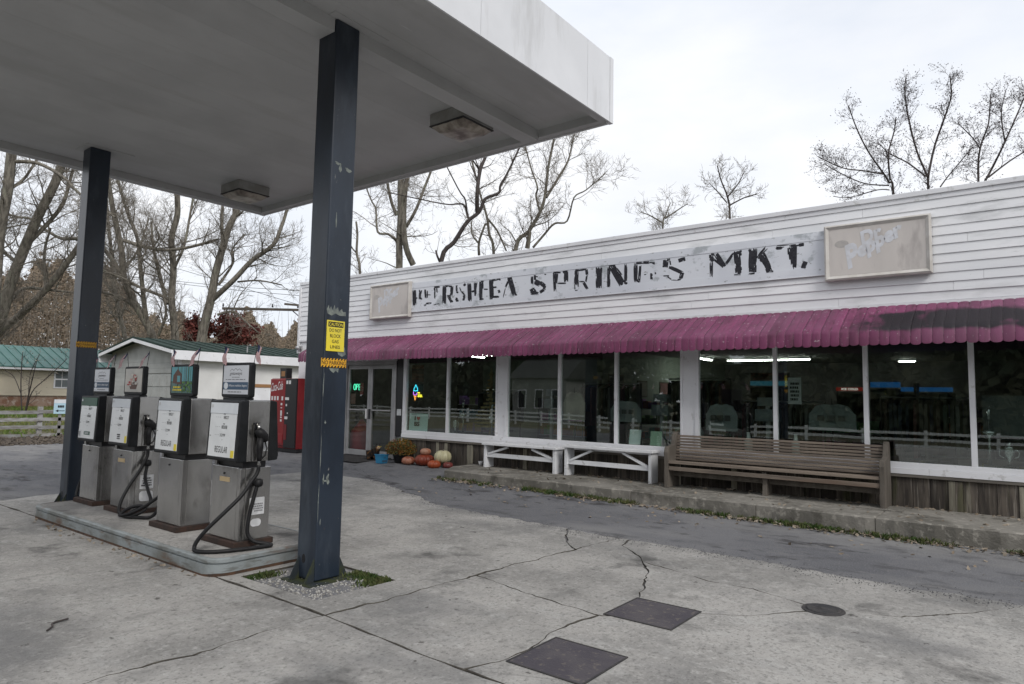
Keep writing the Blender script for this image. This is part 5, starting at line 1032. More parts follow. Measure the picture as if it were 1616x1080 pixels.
def lit_header(x0, x1, z0, z1, y, m, word, label, tm):
    t = thing('cooler', label, 'cooler', ((x0+x1)/2, y, .13))
    MB().box(x0, y, .131, x1, y+.7, z0-.03).build('case', dark_in, t); MB().box(x0+.05, y-.012, .3, x1-.05, y-.002, z0-.06).build('glass_door', doorglass, t)
    for k in range(5): MB().box(x0+.06, y+.02, .4+k*.26, x1-.06, y+.3, .42+k*.26).build('shelf', alum, t)
    MB().box(x0, y-.02, z0, x1, y+.2, z1).build('header', m, t)
    if word: text(word, ((x0+x1)/2, y-.021, (z0+z1)/2), (1, 0, 0), UD, (x1-x0)*.6, (z1-z0)*.6, tm, t, off=.002)
hb, hr, hc = glow('lit_blue_header', (.02, .12, .34), .28), glow('lit_red_header', (.34, .03, .02), .24), glow('lit_cyan_header', (.04, .17, .24), .24)
hw = glow('lit_lettering', (.8, .8, .75), .9)
lit_header(-5.3, -4.38, 1.82, 1.92, 16, hc, '', 'drinks cooler with a pale blue lit header behind the pew', hw)
lit_header(-3.44, -2.90, 1.71, 1.785, 16, hr, 'ICE COLD', 'drinks cooler with a red lit ICE COLD header', hw)
lit_header(-2.77, -2.24, 1.79, 1.90, 16.0, hb, '', 'drinks cooler with a short blue lit header', hw)
lit_header(-2.18, -1.30, 1.705, 1.79, 15.8, hb, '', 'drinks cooler with the long blue lit header at the right', hw)
rs = tag(MB().box(-5.26, 15.9, 1.95, -4.40, 15.93, 2.11).build('wall_sign', mat('dim_red_sign', (.16, .035, .03), (.05, .02, .02), scale=12, rough=.6)), 'dim red sign board hanging over the coolers inside', 'sign')
shirtm = [mat('shirt_cream', (.34, .32, .26), (.28, .26, .22), scale=4, rough=.9), mat('shirt_grey', (.20, .22, .22), (.26, .28, .28), scale=4, rough=.9), mat('shirt_pale', (.36, .39, .39), (.30, .32, .32), scale=4, rough=.9), mat('shirt_olive', (.12, .13, .11), (.09, .10, .085), scale=4, rough=.9)]
def shirt(x, y, zt, wd, h, m, label, printm=None):
    t = thing('hanging_shirt', label, 'shirt', (x, y, zt-h)); p = [(-.5, 0), (-.5, .62), (-.46, .66), (-.34, .92), (-.13, 1.0), (-.06, .965), (.06, .965), (.13, 1.0), (.34, .92), (.46, .66), (.5, .62), (.5, 0)]
    n = len(p); V = [(x+a*wd, y-.05*(1-abs(a)*1.6), zt-h+b_*h) for a, b_ in p]+[(x+a*wd, y+.05*(1-abs(a)*1.6), zt-h+b_*h) for a, b_ in p]
    MB().add(V, [tuple(range(n)), tuple(range(2*n-1, n-1, -1))]+[(i, n+i, n+(i+1) % n, (i+1) % n) for i in range(n)]).build('fabric', m, t)
    if printm:
        for dx in (-.22, .0, .22): MB().box(x+dx*wd-.045, y-.058, zt-h*.62, x+dx*wd+.045, y-.054, zt-h*.42).build('shirt_print', printm, t)
    MB().tube([(x, y, zt-.02), (x, y, zt+.08)], .006, 6).build('hanger', wire_m, t)
    MB().tube([(x, y+.03, .131), (x, y+.03, zt-.02)], .012, 8).build('stand', black_m, t); MB().lathe([(.16, 0), (.16, .015), (.02, .03)], (x, y+.03, .131), 14).build('foot', black_m, t)
shirt(-6.59, 10.35, 1.56, .46, .50, shirtm[0], 'cream T-shirt on a stand behind the left bench')
shirt(-5.55, 10.35, 1.42, .58, .36, shirtm[1], 'grey printed shirt behind the mullion over the right bench', dark_in)
shirt(-3.88, 10.35, 1.40, .50, .42, shirtm[2], 'pale shirt on a stand behind the left part of the pew', dark_in)
shirt(-2.29, 10.35, 1.43, .62, .38, shirtm[1], 'grey shirt with three prints behind the right part of the pew', dark_in)
shirt(-4.55, 10.8, 1.05, .4, .3, shirtm[2], 'low folded pale shirt near the pilaster left of the pew')
def clothes_rack(x, y, L, zt, label, seed):
    t = thing('clothes_rack', label, 'clothes rack', (x, y, .131)); r = random.Random(seed)
    for k in (-1, 1): MB().tube([(x+k*L/2, y, .131), (x+k*L/2, y, zt)], .014, 8).build('upright', black_m, t); MB().box(x+k*L/2-.02, y-.25, .1315, x+k*L/2+.02, y+.25, .15).build('foot', black_m, t)
    MB().tube([(x-L/2, y, zt), (x+L/2, y, zt)], .012, 8).build('hang_bar', alum, t); q = -L/2+.08
    while q < L/2-.05:
        h = r.uniform(.55, .95); d = r.uniform(.18, .24); a = x+q; tw = r.uniform(-.05, .05); m = r.choice(cloth_m)
        P = [(-d, zt-.10), (-d*1.05, zt-h), (d*1.05, zt-h), (d, zt-.10), (.04, zt-.035), (-.04, zt-.035)]
        MB().add([(a-.02+tw*u_, y+u_, z) for u_, z in P]+[(a+.025+tw*u_, y+u_, z) for u_, z in P], [(0, 1, 2, 3, 4, 5), (11, 10, 9, 8, 7, 6)]+[(i, 6+i, 6+(i+1) % 6, (i+1) % 6) for i in range(6)]).build('garment', m, t)
        q += r.uniform(.065, .11)
cloth_m = [mat('cloth_%d' % i, c, rough=.95) for i, c in enumerate(((.05, .05, .06), (.10, .07, .06), (.16, .15, .13), (.06, .08, .07), (.13, .06, .06), (.22, .22, .21), (.04, .05, .08)))]
clothes_rack(-6.6, 11.7, 1.3, 1.75, 'long rack of dark clothes behind the left bench window', 1); clothes_rack(-5.0, 12.2, 1.2, 1.85, 'rack of mixed clothes behind the card window', 2)
clothes_rack(-3.3, 11.5, 1.3, 1.45, 'low rack of clothes behind the middle of the pew', 3); clothes_rack(-1.3, 11.8, 1.2, 1.55, 'rack of clothes behind the window right of the pew', 4); clothes_rack(-9.6, 12.0, 1.1, 1.6, 'rack of clothes behind the neon cone window', 5)
for i, (y, z, h, w_, lb) in enumerate(((13.6, 1.75, .5, .7, 'framed dark picture on the inner wall, nearest the windows'), (14.9, 1.7, .4, .5, 'small framed picture on the inner wall'), (16.3, 1.6, .6, .9, 'wide dark poster deep on the inner wall'))):
    t = thing('wall_picture', lb, 'picture', (-7.54, y, z)); MB().box(-7.549, y-w_/2, z-h/2, -7.535, y+w_/2, z+h/2).build('frame', polewood, t); MB().box(-7.5349, y-w_/2+.03, z-h/2+.03, -7.532, y+w_/2-.03, z+h/2-.03).build('print', cloth_m[i*2], t)
def shelf_unit(x, y, wd, h, label, seed, rz=0):
    t = thing('shelf_unit', label, 'shelf', (x, y, .131)); r = random.Random(seed); b = MB()
    for k in (-1, 1): MB().box(x+k*wd/2-.02, y, .131, x+k*wd/2+.02, y+.4, .131+h).build('side', black_m, t)
    n = int(h/.34)
    for k in range(n):
        z = .2+k*.34; MB().box(x-wd/2+.021, y, z, x+wd/2-.021, y+.4, z+.02).build('shelf', alum, t); q = x-wd/2+.05
        cols = [mat('goods_%d_%d_%d' % (seed, k, i), (r.uniform(.05, .4), r.uniform(.05, .35), r.uniform(.04, .3)), rough=.6) for i in range(2)]
        while q < x+wd/2-.12:
            w_ = r.uniform(.06, .14); MB().box(q, y+.02, z+.021, q+w_, y+.2, z+.021+r.uniform(.12, .26)).build('goods', cols[r.randrange(2)], t); q += w_+.01
for i, (x, y, wd, h, lb) in enumerate(((-6.9, 14.2, 1.6, 1.5, 'dark shelf of goods behind the left bench window'), (-4.9, 13.8, 1.4, 1.4, 'dark shelf of goods behind the card window'), (-3.0, 13.6, 1.6, 1.35, 'dark shelf of goods in the middle of the shop behind the pew'), (-.9, 13.9, 1.6, 1.7, 'dark shelf of goods behind the window right of the pew'), (.6, 12.6, 1.2, 1.9, 'tall dark shelf at the right edge behind the trophies'), (-9.0, 13.6, 1.4, 1.3, 'dark shelf behind the wooden tree'), (-11.2, 13.0, 1.3, 1.6, 'dark shelf of goods behind the glass doors'))): shelf_unit(x, y, wd, h, lb, i)
ds = thing('display_ledge', 'low dark display ledge running behind the shop windows', 'ledge', (-4, 9.95, .13)); MB().box(-10.1, 9.68, .64, 5.5, 10.15, .70).build('top', dark_in, ds); MB().box(-10.0, 9.75, .131, 5.4, 10.1, .639).build('body', dark_in, ds)
def trophy(x, y, z, h, label, cup):
    t = thing('trophy', label, 'trophy', (x, y, z)); MB().box(x-.06, y-.06, z, x+.06, y+.06, z+.05).build('base', black_m, t)
    if cup: MB().lathe([(.02, .05), (.015, .10), (.045, .16), (.055, .22), (.045, .26), (.05, .27)], (x, y, z), 14).build('cup', silver, t, True)
    else: MB().lathe([(.02, .05), (.012, h*.45), (.02, h*.5), (.07, h*.56), (.075, h*.60), (.02, h*.62), (.012, h*.8)], (x, y, z), 14).build('column', silver, t, True)
    if cup:
        for k in (-1, 1): MB().tube(spline([(x+k*.045, y, z+.14), (x+k*.09, y, z+.17), (x+k*.085, y, z+.23), (x+k*.05, y, z+.24)]), .005, 6).build('handle', silver, t, True)
    MB().tube([(x, y, z+(h*.78 if not cup else .26)), (x, y, z+h*.9), (x+.015, y, z+h)], [.014, .02, .008], 8).build('figure', silver, t, True)
trophy(-.455, 9.82, .701, .74, 'tall silver trophy in the rightmost window', False); trophy(-.27, 9.8, .701, .33, 'silver two-handled cup in the rightmost window', True); trophy(-.02, 9.85, .701, .8, 'tall trophy at the very right edge of the photo', False)
trophy(-8.79, 9.82, .701, .66, 'slim trophy left of the wooden tree in the second window', False); trophy(-8.05, 9.80, .701, .62, 'slim trophy beside the left pilaster', False); trophy(-8.93, 9.75, .701, .28, 'small figure trophy low in the second window', True)
nbd = thing('notice_board', 'grey notice board standing behind the rightmost trophies', 'board', (-.2, 10.05, .7)); MB().box(-.52, 10.0, 1.08, .5, 10.03, 1.57).build('panel', mat('grey_board', (.085, .09, .088), rough=.8), nbd); MB().box(-.03, 10.02, .701, .03, 10.05, 1.079).build('leg', black_m, nbd)
wt = thing('wooden_tree', 'tiered wooden slat tree in the second shop window', 'ornament', (-8.42, 10.2, .7)); wm = mat('raw_wood', (.30, .22, .10), (.22, .15, .07), scale=6, rough=.7)
MB().box(-8.44, 10.18, .701, -8.40, 10.22, 1.9).build('post', wm, wt)
for k in range(13):
    z = .86+k*.075; r = .33*(1-k/14.5); a = k*.55; MB().bar((-8.42-r*math.cos(a*.25), 10.16-.1*math.sin(a), z), (-8.42+r*math.cos(a*.25), 10.16+.1*math.sin(a), z+.012), .07, .035).build('slat', wm, wt)
MB().lathe([(.05, 0), (.02, .08), (.004, .16)], (-8.42, 10.2, 1.86), 8).build('tip', wm, wt)
so_ = thing('star_ornament', 'dark star ornament hanging in the second shop window', 'ornament', (-8.85, 9.75, 1.9))
for k in range(6): a = k*math.pi/6; MB().bar((-8.85-.07*math.cos(a), 9.75, 1.95-.07*math.sin(a)), (-8.85+.07*math.cos(a), 9.75, 1.95+.07*math.sin(a)), .008, .008).build('ray', black_m, so_)
MB().tube([(-8.85, 9.75, 2.02), (-8.85, 9.75, 2.3)], .002, 4).build('thread', wire_m, so_)
lv = card(-9.86, 9.655, .738, .53, .345, mat('pale_aqua_card', (.42, .54, .54), rough=.6), 'pale aqua I heart BS card standing in the first window', 0, .02)
slp = Vector((0, .02, .345)).normalized()
text('I', (-9.945, 9.661, .985), (1, 0, 0), slp, .035, .085, ink, lv, off=.004, bold=.03); text('BS', (-9.89, 9.657, .875), (1, 0, 0), slp, .15, .09, ink, lv, off=.004, bold=.045)
hp = []
for i in range(24): tt = i/24*2*math.pi; hp.append((-9.855+.0029*16*math.sin(tt)**3, .985+.0029*(13*math.cos(tt)-5*math.cos(2*tt)-2*math.cos(3*tt)-math.cos(4*tt))))
MB().prism(hp, 'y', 9.657, 9.6605).build('heart', cred, lv); greek(lv, (-9.98, 9.672, 1.05), (1, 0, 0), .16, .016, 1, inkgrey)
ng = glow('neon_green', (.10, .85, .50), 2.2); nc, npk, ny_, no_ = glow('neon_cyan', (.05, .55, .75), 2.5), glow('neon_violet', (.55, .15, .85), 2.2), glow('neon_yellow', (.9, .75, .05), 2.2), glow('neon_orange', (.95, .35, .08), 2.2)
op = thing('open_sign', 'green neon OPEN sign hanging behind the left glass door', 'sign', (-11.8, 9.68, 1.6)); ox, oz, oy = -11.93, 1.545, 9.68; q = .075; h_ = .125
def neon(par, pts, m, r=.0065): MB().tube(pts, r, 6).build('neon_tube', m, par, True)
neon(op, [(ox+.035+.035*math.sin(t), oy, oz+h_/2+h_/2*math.cos(t)) for t in [i*math.pi/7 for i in range(15)]], ng)
neon(op, [(ox+.09, oy, oz), (ox+.09, oy, oz+h_), (ox+.135, oy, oz+h_), (ox+.148, oy, oz+h_*.78), (ox+.135, oy, oz+h_*.52), (ox+.09, oy, oz+h_*.5)], ng)
neon(op, [(ox+.225, oy, oz), (ox+.175, oy, oz), (ox+.175, oy, oz+h_), (ox+.225, oy, oz+h_)], ng); neon(op, [(ox+.175, oy, oz+h_/2), (ox+.215, oy, oz+h_/2)], ng)
neon(op, [(ox+.25, oy, oz), (ox+.25, oy, oz+h_), (ox+.30, oy, oz), (ox+.30, oy, oz+h_)], ng)
MB().tube([(ox+.05, oy+.01, oz+h_), (ox+.05, oy+.01, 2.1)], .002, 4).build('hanging_wire', wire_m, op)
for x0, x1, z0, z1, m, lb in ((-11.655, -11.545, 1.44, 1.70, mat('red_notice', (.30, .05, .05), (.45, .30, .28), scale=40, rough=.6, stretch=(.2, 1, 1)), 'red and white notice taped inside the left glass door'), (-11.99, -11.80, 1.24, 1.46, mat('pink_notice', (.42, .30, .27), (.36, .22, .20), scale=15, rough=.6), 'pinkish flyer taped low inside the left glass door')):
    tag(MB().box(x0, 9.632, z0, x1, 9.634, z1).build('door_notice', m), lb, 'notice')
cone = thing('neon_cone', 'neon ice cream cone sign with yellow lettering in the first window', 'sign', (-9.95, 9.7, 1.4)); x, y = -10.0, 9.70
neon(cone, [(x-.055, y, 1.53), (x-.05, y, 1.58), (x-.02, y, 1.62), (x, y, 1.665), (x+.03, y, 1.62), (x+.055, y, 1.58), (x+.055, y, 1.53)], nc)
neon(cone, [(x-.055, y, 1.53), (x-.03, y, 1.55), (x, y, 1.53), (x+.03, y, 1.55), (x+.055, y, 1.53)], nc); neon(cone, [(x-.06, y, 1.52), (x-.06, y, 1.47), (x-.02, y, 1.45), (x+.02, y, 1.46), (x+.045, y, 1.50)], npk)
neon(cone, [(x-.045, y, 1.45), (x-.01, y, 1.35), (x+.02, y, 1.44)], no_); neon(cone, [(x-.03, y, 1.42), (x+.01, y, 1.43)], no_)
for zz, wd in ((1.50, .06), (1.455, .12), (1.425, .13)): neon(cone, [(x+.06+wd*k/8, y, zz+.012*math.sin(k*2.2)) for k in range(9)], ny_)
MB().box(x-.07, y+.012, 1.34, x+.2, y+.016, 1.67).build('backing', mat('neon_backing', (.01, .01, .012), rough=.3), cone)
wsn = tag(MB().box(-10.15, 9.64, 2.10, -9.05, 9.645, 2.22).build('valance_sign', mat('dim_green_sign', (.03, .035, .028), rough=.7)), 'dark lettered strip along the top of the first window', 'sign')
ob = tag(MB().box(-10.08, 9.66, 1.72, -9.75, 9.67, 2.06).build('slatted_poster', mat('rust_poster', (.14, .05, .03), (.05, .025, .02), scale=14, rough=.6, stretch=(.1, 1, 1.4))), 'rust striped poster high in the first window', 'poster')
kt = thing('red_barrel', 'round shouldered red barrel standing inside the left glass door', 'barrel', (-12.02, 9.95, .13)); MB().lathe([(.24, 0), (.25, .03), (.25, .42), (.22, .52), (.15, .60), (.09, .68), (.05, .74), (.02, .76)], (-12.0, 10.0, .131), 20).build('shell', mat('barrel_red', (.40, .03, .04), (.32, .025, .03), scale=3, rough=.4), kt, True)
for i, (x, z, lb) in enumerate(((-3.3, .70, 'white bottle on the ledge behind the middle of the pew'), (-2.65, .70, 'pale bottle on the ledge by the mullion over the pew'))):
    t = MB().lathe([(.05, 0), (.055, .02), (.055, .18), (.025, .23), (.022, .29), (.03, .30)], (x, 9.85, z+.001), 12).build('bottle', whitep, None, True); tag(t, lb, 'bottle')
pc = thing('price_card', 'white handwritten price card on a stand behind the pew', 'card', (-2.75, 10.2, .7)); MB().box(-2.84, 10.2, 1.42, -2.66, 10.21, 1.80).build('card', sticker, pc); MB().tube([(-2.75, 10.215, .701), (-2.75, 10.215, 1.45)], .008, 6).build('stand', wire_m, pc); greek(pc, (-2.75, 10.199, 1.60), (1, 0, 0), .13, .26, 5, ink)
for x, z0, wd, lb in ((-5.0, 1.18, .3, 'pale grey box on a stand behind the card window'), (-3.25, 1.15, .34, 'pale grey box display behind the pew'), (-7.25, 1.25, .22, 'small pale sign holder behind the left bench window')):
    t = thing('display_box', lb, 'box', (x, 10.6, .131)); m = mat('display_grey', (.22, .25, .26), (.16, .18, .19), scale=5, rough=.6)
    MB().box(x-wd/2, 10.5, z0, x+wd/2, 10.7, z0+.18).build('lower_box', m, t); MB().box(x-wd*.4, 10.52, z0+.23, x+wd*.4, 10.68, z0+.36).build('upper_box', m, t); MB().box(x-.03, 10.58, .131, x+.03, 10.62, z0+.229).build('post', alum, t)

# ------------------------------------------------------------------ hatches, manhole, stick
for x0, y0, lb in ((-2.355, 4.085, 'square steel hatch in the concrete, farther from the camera'), (-2.35, 3.02, 'square steel hatch in the concrete, nearest the camera')):
    t = thing('steel_hatch', lb, 'hatch', (x0+.25, y0+.25, 0)); MB().box(x0+.012, y0+.012, -.02, x0+.478, y0+.478, .007).build('cover', hatch_m, t)
    b = MB()
    for a in ((0, 0, .49, .010), (0, .48, .49, .49), (0, .01, .010, .48), (.48, .01, .49, .48)): b.box(x0+a[0], y0+a[1], -.02, x0+a[2], y0+a[3], .009)
    b.build('frame', iron, t)
mh = thing('manhole_cover', 'small round iron cover set in the concrete forecourt', 'manhole', (-1.23, 5.19, 0)); MB().lathe([(.115, -.01), (.115, .012), (.10, .016), (.095, .012), (.03, .013), (.028, .018)], (-1.23, 5.19, 0), 22).build('lid', iron, mh, True)
MB().lathe([(.145, -.01), (.14, .008), (.118, .009)], (-1.23, 5.19, 0), 24).build('rim', iron, mh)
p0 = at(62, 972, 4.0); st = tag(MB().tube(spline([(-4.72, 1.60, .010), (-4.76, 1.64, .014), (-4.84, 1.67, .010), (-4.86, 1.76, .012)]), [.006]*19, 6).build('fallen_twig', bark_d), 'small crooked twig lying on the concrete near the left edge', 'twig')

# ------------------------------------------------------------------ across the road: fence, sheds, house
fn = thing('rail_fence', 'weathered grey four-rail fence along the far side of the road', 'fence', (-23.4, 6, 0))
py = [-2.6, .0, 2.45, 4.95, 7.35, 9.9, 12.3]
for i, y in enumerate(py): MB().box(-23.46, y-.06, -.05, -23.36, y+.06, .93+rng.uniform(-.02, .02)).build('post', greyfence, fn)
for a, c in zip(py, py[1:]):
    for k in range(4):
        z = .08+.225*k; MB().bar((-23.34, a-.05, z+rng.uniform(-.02, .02)), (-23.34, c-.052, z+rng.uniform(-.02, .02)), .03, .10).build('rail', greyfence, fn)
fs = thing('fence_sign', 'small pale blue sign with an arrow on the rail fence', 'sign', (-23.3, 7.84, .75)); MB().box(-23.32, 7.66, .70, -23.30, 8.0, 1.13).build('panel', mat('pale_blue_sign', (.42, .60, .70), rough=.5), fs)
MB().box(-23.2999, 7.66, 1.02, -23.297, 8.0, 1.13).build('header', headwhite, fs)
MB().prism([(7.70, .79), (7.78, .83), (7.78, .80), (7.95, .80), (7.95, .78), (7.78, .78), (7.78, .75)][::-1], 'x', -23.2995, -23.297).build('arrow', ink, fs); greek(fs, (-23.2975, 7.84, .92), XD, .2, .07, 1, ink); MB().box(-23.36, 7.8, .0, -23.325, 7.88, .75).build('post', greyfence, fs)

def shed():
    t = thing('white_shed', 'white garage with a green metal roof behind the pumps', 'garage', (-29, 15, .1))
    X1, Xg0, Y0, Y1, ze, zp = -26., -31.9, 12.6, 26., 2.72, 3.56; xm = -29.0
    MB().box(Xg0, Y0+.02, .0, X1, Y1, ze).build('wall', shedwall, t)
    MB().box(X1-.01, Y0-.0, .05, X1+.03, Y0+.12, ze).build('corner_board', trim_w, t)
    z = .2; k = 0
    while z < ze-.02:                                            # front boards
        MB().box(Xg0, Y0-.03, z, -28.62, Y0+.019, min(z+.195, ze)).build('siding_board', shedgrey, t); MB().box(-26.16, Y0-.03, z, X1-.012, Y0+.019, min(z+.195, ze)).build('siding_board', shedgrey, t); z += .2
    z = 2.14
    while z < ze-.02: MB().box(-28.615, Y0-.03, z, -26.165, Y0+.019, min(z+.195, ze)).build('siding_board', shedgrey, t); z += .2
    dr = MB().box(-28.6, Y0-.0, .05, -26.18, Y0+.019, 2.12).build('garage_door', shedgrey, t)
    for i in range(4):
        for j in range(4): MB().box(-28.55+i*.6, Y0-.025, .12+j*.5, -28.0+i*.6, Y0-.001, .56+j*.5).build('door_panel', shedgrey, dr)
    MB().prism([(Xg0, ze), (X1, ze), (X1, zp-.47), (xm, zp-.05), (Xg0, zp-.47)], 'y', Y0-.03, Y0+.1).build('gable', shedgrey, t)
    for s, xe in ((-1, Xg0-.35), (1, X1+.35)):
        zl = 3.0; L = Vector((xe-xm, 0, zl-zp)); n = 26
        MB().prism([(xe, zl), (xm, zp), (xm, zp+.05), (xe, zl+.05)][::s], 'y', Y0-.45, Y1+.3).build('roof', greenroof, t)
        for i in range(n): y = Y0-.43+(Y1-Y0+.7)*i/n; MB().bar((xe, y, zl+.065), (xm, y, zp+.065), .03, .03).build('roof_rib', greenroof, t)
        MB().prism([(xe, zl-.13), (xm, zp-.13), (xm, zp-.003), (xe, zl-.003)][::s], 'y', Y0-.46, Y0-.42).build('bargeboard', trim_w, t)
        MB().box(xe-.02, Y0-.42, zl-.36, xe+.02, Y1+.3, zl-.004).build('eave_board', trim_w, t)
    MB().box(X1+.001, Y0+.1, ze-.08, X1+.32, Y1, ze-.03).build('soffit', trim_w, t)
    MB().box(X1+.002, 15.6, 1.66, X1+.05, 17.6, 1.80).build('wood_strip', woodbrown, t); MB().box(X1+.002, 15.6, .9, X1+.03, 17.6, 1.655).build('panel', trim_w, t)
    MB().tube([(X1+.08, 15.4, 2.7), (X1+.08, 15.4, 3.35), (X1+.3, 15.4, 3.4)], .03, 6).build('vent_pipe', alum, t)
shed()
def house():
    t = thing('cream_house', 'long cream house with a teal metal roof behind the rail fence', 'house', (-50, 16, .2)); X1, Y0, Y1, ze = -46., 2., 32., 2.68
    MB().box(X1-7, Y0, 1.02, X1, Y1, ze).build('wall', cream, t); MB().box(X1-6.9, Y0+.1, -.1, X1-.08, Y1-.1, 1.02).build('brick_skirt', brick, t)
    z = 1.05
    while z < ze-.05: MB().box(X1, Y0, z, X1+.02, Y1, z+.112).build('siding_board', cream, t); z += .118
    for y in (4.6, 9.3, 15.42, 19.2, 23.8):
        wo = MB().box(X1+.0205, y-.42, 1.48, X1+.06, y+.42, 2.58).build('window', trim_w, t)
        for k in (0, 1):
            for j in (0, 1): MB().box(X1+.0605, y-.34+.35*j, 1.56+.5*k, X1+.065, y-.02+.35*j, 1.98+.5*k).build('pane', mat('far_pane', (.16, .18, .19), rough=.1, spec=.6) if 'far_pane' not in MATS else MATS['far_pane'], wo)
    for s, xe in ((1, X1+.5), (-1, X1-7.5)):
        MB().prism([(xe, ze-.05), (X1-3.5, 4.0), (X1-3.5, 4.06), (xe, ze+.01)][::s], 'y', Y0-.4, Y1+.4).build('roof', tealroof, t)
        for i in range(64): y = Y0-.38+(Y1-Y0+.76)*i/63; MB().bar((xe, y, ze+.03), (X1-3.5, y, 4.08), .04, .04).build('roof_rib', tealroof, t)
    MB().box(X1+.44, Y0-.4, ze-.17, X1+.49, Y1+.4, ze-.055).build('eave_board', trim_w, t)
    MB().prism([(X1-7, ze), (X1, ze), (X1-3.5, 3.98)], 'y', Y0, Y0+.1).build('gable', cream, t)
    st = MB()
    for k in range(5): st.box(X1+.1+k*.3, 18.6, .0, X1+.4+k*.3, 20.0, 1.0-.2*k)
    st.build('steps', polewood, t); MB().bar((X1+.2, 18.7, 1.9), (X1+1.6, 18.7, .95), .06, .06).build('handrail', polewood, t)
house()
up_t = thing('utility_pole', 'wooden utility pole with long cross arms behind the left end of the shop', 'pole', tuple(at(486, 640, 34)*Vector((1, 1, 0)) if False else Vector((at(486, 600, 34).x, at(486, 600, 34).y, 0))))
pb = at(486, 600, 34); pb.z = 0
MB().tube([pb, pb+Vector((0, 0, 7.6))], [.16, .11], 10).build('pole', polewood, up_t, True)
a_, b_ = at(351, 487, 34), at(500, 490, 34); MB().bar(a_, b_, .10, .12).build('cross_arm', polewood, up_t); a2, b2 = at(449, 480, 34), at(505, 485, 34); MB().bar(a2, b2, .09, .10).build('cross_arm', polewood, up_t)
MB().bar(at(461, 490, 33.9), at(478, 505, 33.9), .04, .05).build('brace', iron, up_t)
for p in ((352, 486), (430, 487), (470, 488)): MB().lathe([(.03, 0), (.05, .05), (.03, .1), (.045, .14), (.02, .18)], tuple(at(*p, 34)+Vector((0, 0, .05))), 8).build('insulator', iron, up_t, True)
for i, pts in enumerate((((120, 425), (260, 445), (372, 458), (474, 467)), ((240, 440), (360, 452), (474, 459)), ((120, 378), (300, 430), (474, 482)))):
    wpts = [at(x, y, 40-6*k/(len(pts)-1)) for k, (x, y) in enumerate(pts)]; far = wpts[0]+(wpts[0]-wpts[1])*1.5
    tag(MB().tube(spline([far]+wpts, 5), .012, 5).build('overhead_wire', wire_m), ['lowest overhead wire crossing the bare trees at left', 'upper thin overhead wire left of the shop', 'steep overhead wire dropping to the utility pole'][i], 'wire')
# across the road behind the camera: white ranch fence and woods (they show in the shop glass)
wf = thing('ranch_fence', 'white three-rail ranch fence across the road, mirrored in the shop windows', 'fence', (-15, -20, -1.1))
A, B = Vector((14, -19.3, 0)), Vector((-70, -33, 0)); L = (B-A).length; n = int(L/3.05)
def hz(p): return gz(p.x, p.y)-.05
posts = [A+(B-A)*(i/n) for i in range(n+1)]
for p in posts: MB().box(p.x-.07, p.y-.07, hz(p)-.1, p.x+.07, p.y+.07, hz(p)+1.22).build('post', whitefence, wf)
for p, q in zip(posts, posts[1:]):
    for z in (.35, .70, 1.05): MB().bar((p.x, p.y+.09, hz(p)+z), (q.x, q.y+.09, hz(q)+z), .03, .14).build('rail', whitefence, wf)

fh = thing('farmhouse', 'white farmhouse across the road, mirrored in the shop windows', 'house', (-37, -37, -1.1))
MB().box(-42, -41, -1.2, -35.5, -35, 3.3).build('wall', mat('farmhouse_wall', (.24, .24, .225), (.19, .19, .18), scale=.8, rough=.8), fh); MB().prism([(-41.4, 3.302), (-34.6, 3.302), (-38, 5.6)], 'x', -42.4, -35.1).build('roof', iron, fh)
for x in (-40.7, -38.7, -36.7):
    w_ = MB().box(x-.5, -34.999, .4, x+.5, -34.95, 2.2).build('window', trim_w, fh); MB().box(x-.42, -34.949, .48, x+.42, -34.94, 2.12).build('pane', black_m, w_)
MB().box(-37.4, -38.3, 4.6, -36.8, -37.7, 6.3).build('chimney', brick, fh)

# ------------------------------------------------------------------ trees
def tubes_mesh(name, polys, m, n=3):
    V = []; F = []; base = 0
    ang = np.arange(n)*2*np.pi/n; ca, sa = np.cos(ang), np.sin(ang)
    for P, R in polys:
        P = np.asarray(P, float); k = len(P); T = np.empty_like(P); T[1:-1] = P[2:]-P[:-2]; T[0] = P[1]-P[0]; T[-1] = P[-1]-P[-2]
        T /= np.linalg.norm(T, axis=1)[:, None]+1e-9
        ref = np.array([0, 0, 1.]) if abs(T[:, 2].mean()) < .8 else np.array([1., 0, 0])
        A = np.cross(T, ref); A /= np.linalg.norm(A, axis=1)[:, None]+1e-9; B = np.cross(T, A)
        W = P[:, None]+(A[:, None]*ca[None, :, None]+B[:, None]*sa[None, :, None])*np.asarray(R)[:, None, None]
        V.append(W.reshape(-1, 3))
        i = np.arange(k-1)[:, None]*n; j = np.arange(n)[None]; j2 = (j+1) % n
        F.append((np.stack([i+j, i+j2, i+n+j2, i+n+j], 2)+base).reshape(-1, 4)); base += k*n
    return fast_mesh(name, np.concatenate(V), np.concatenate(F), m, True)
def rot_about(v, ax, a):
    return v*math.cos(a)+np.cross(ax, v)*math.sin(a)+ax*np.dot(ax, v)*(1-math.cos(a))
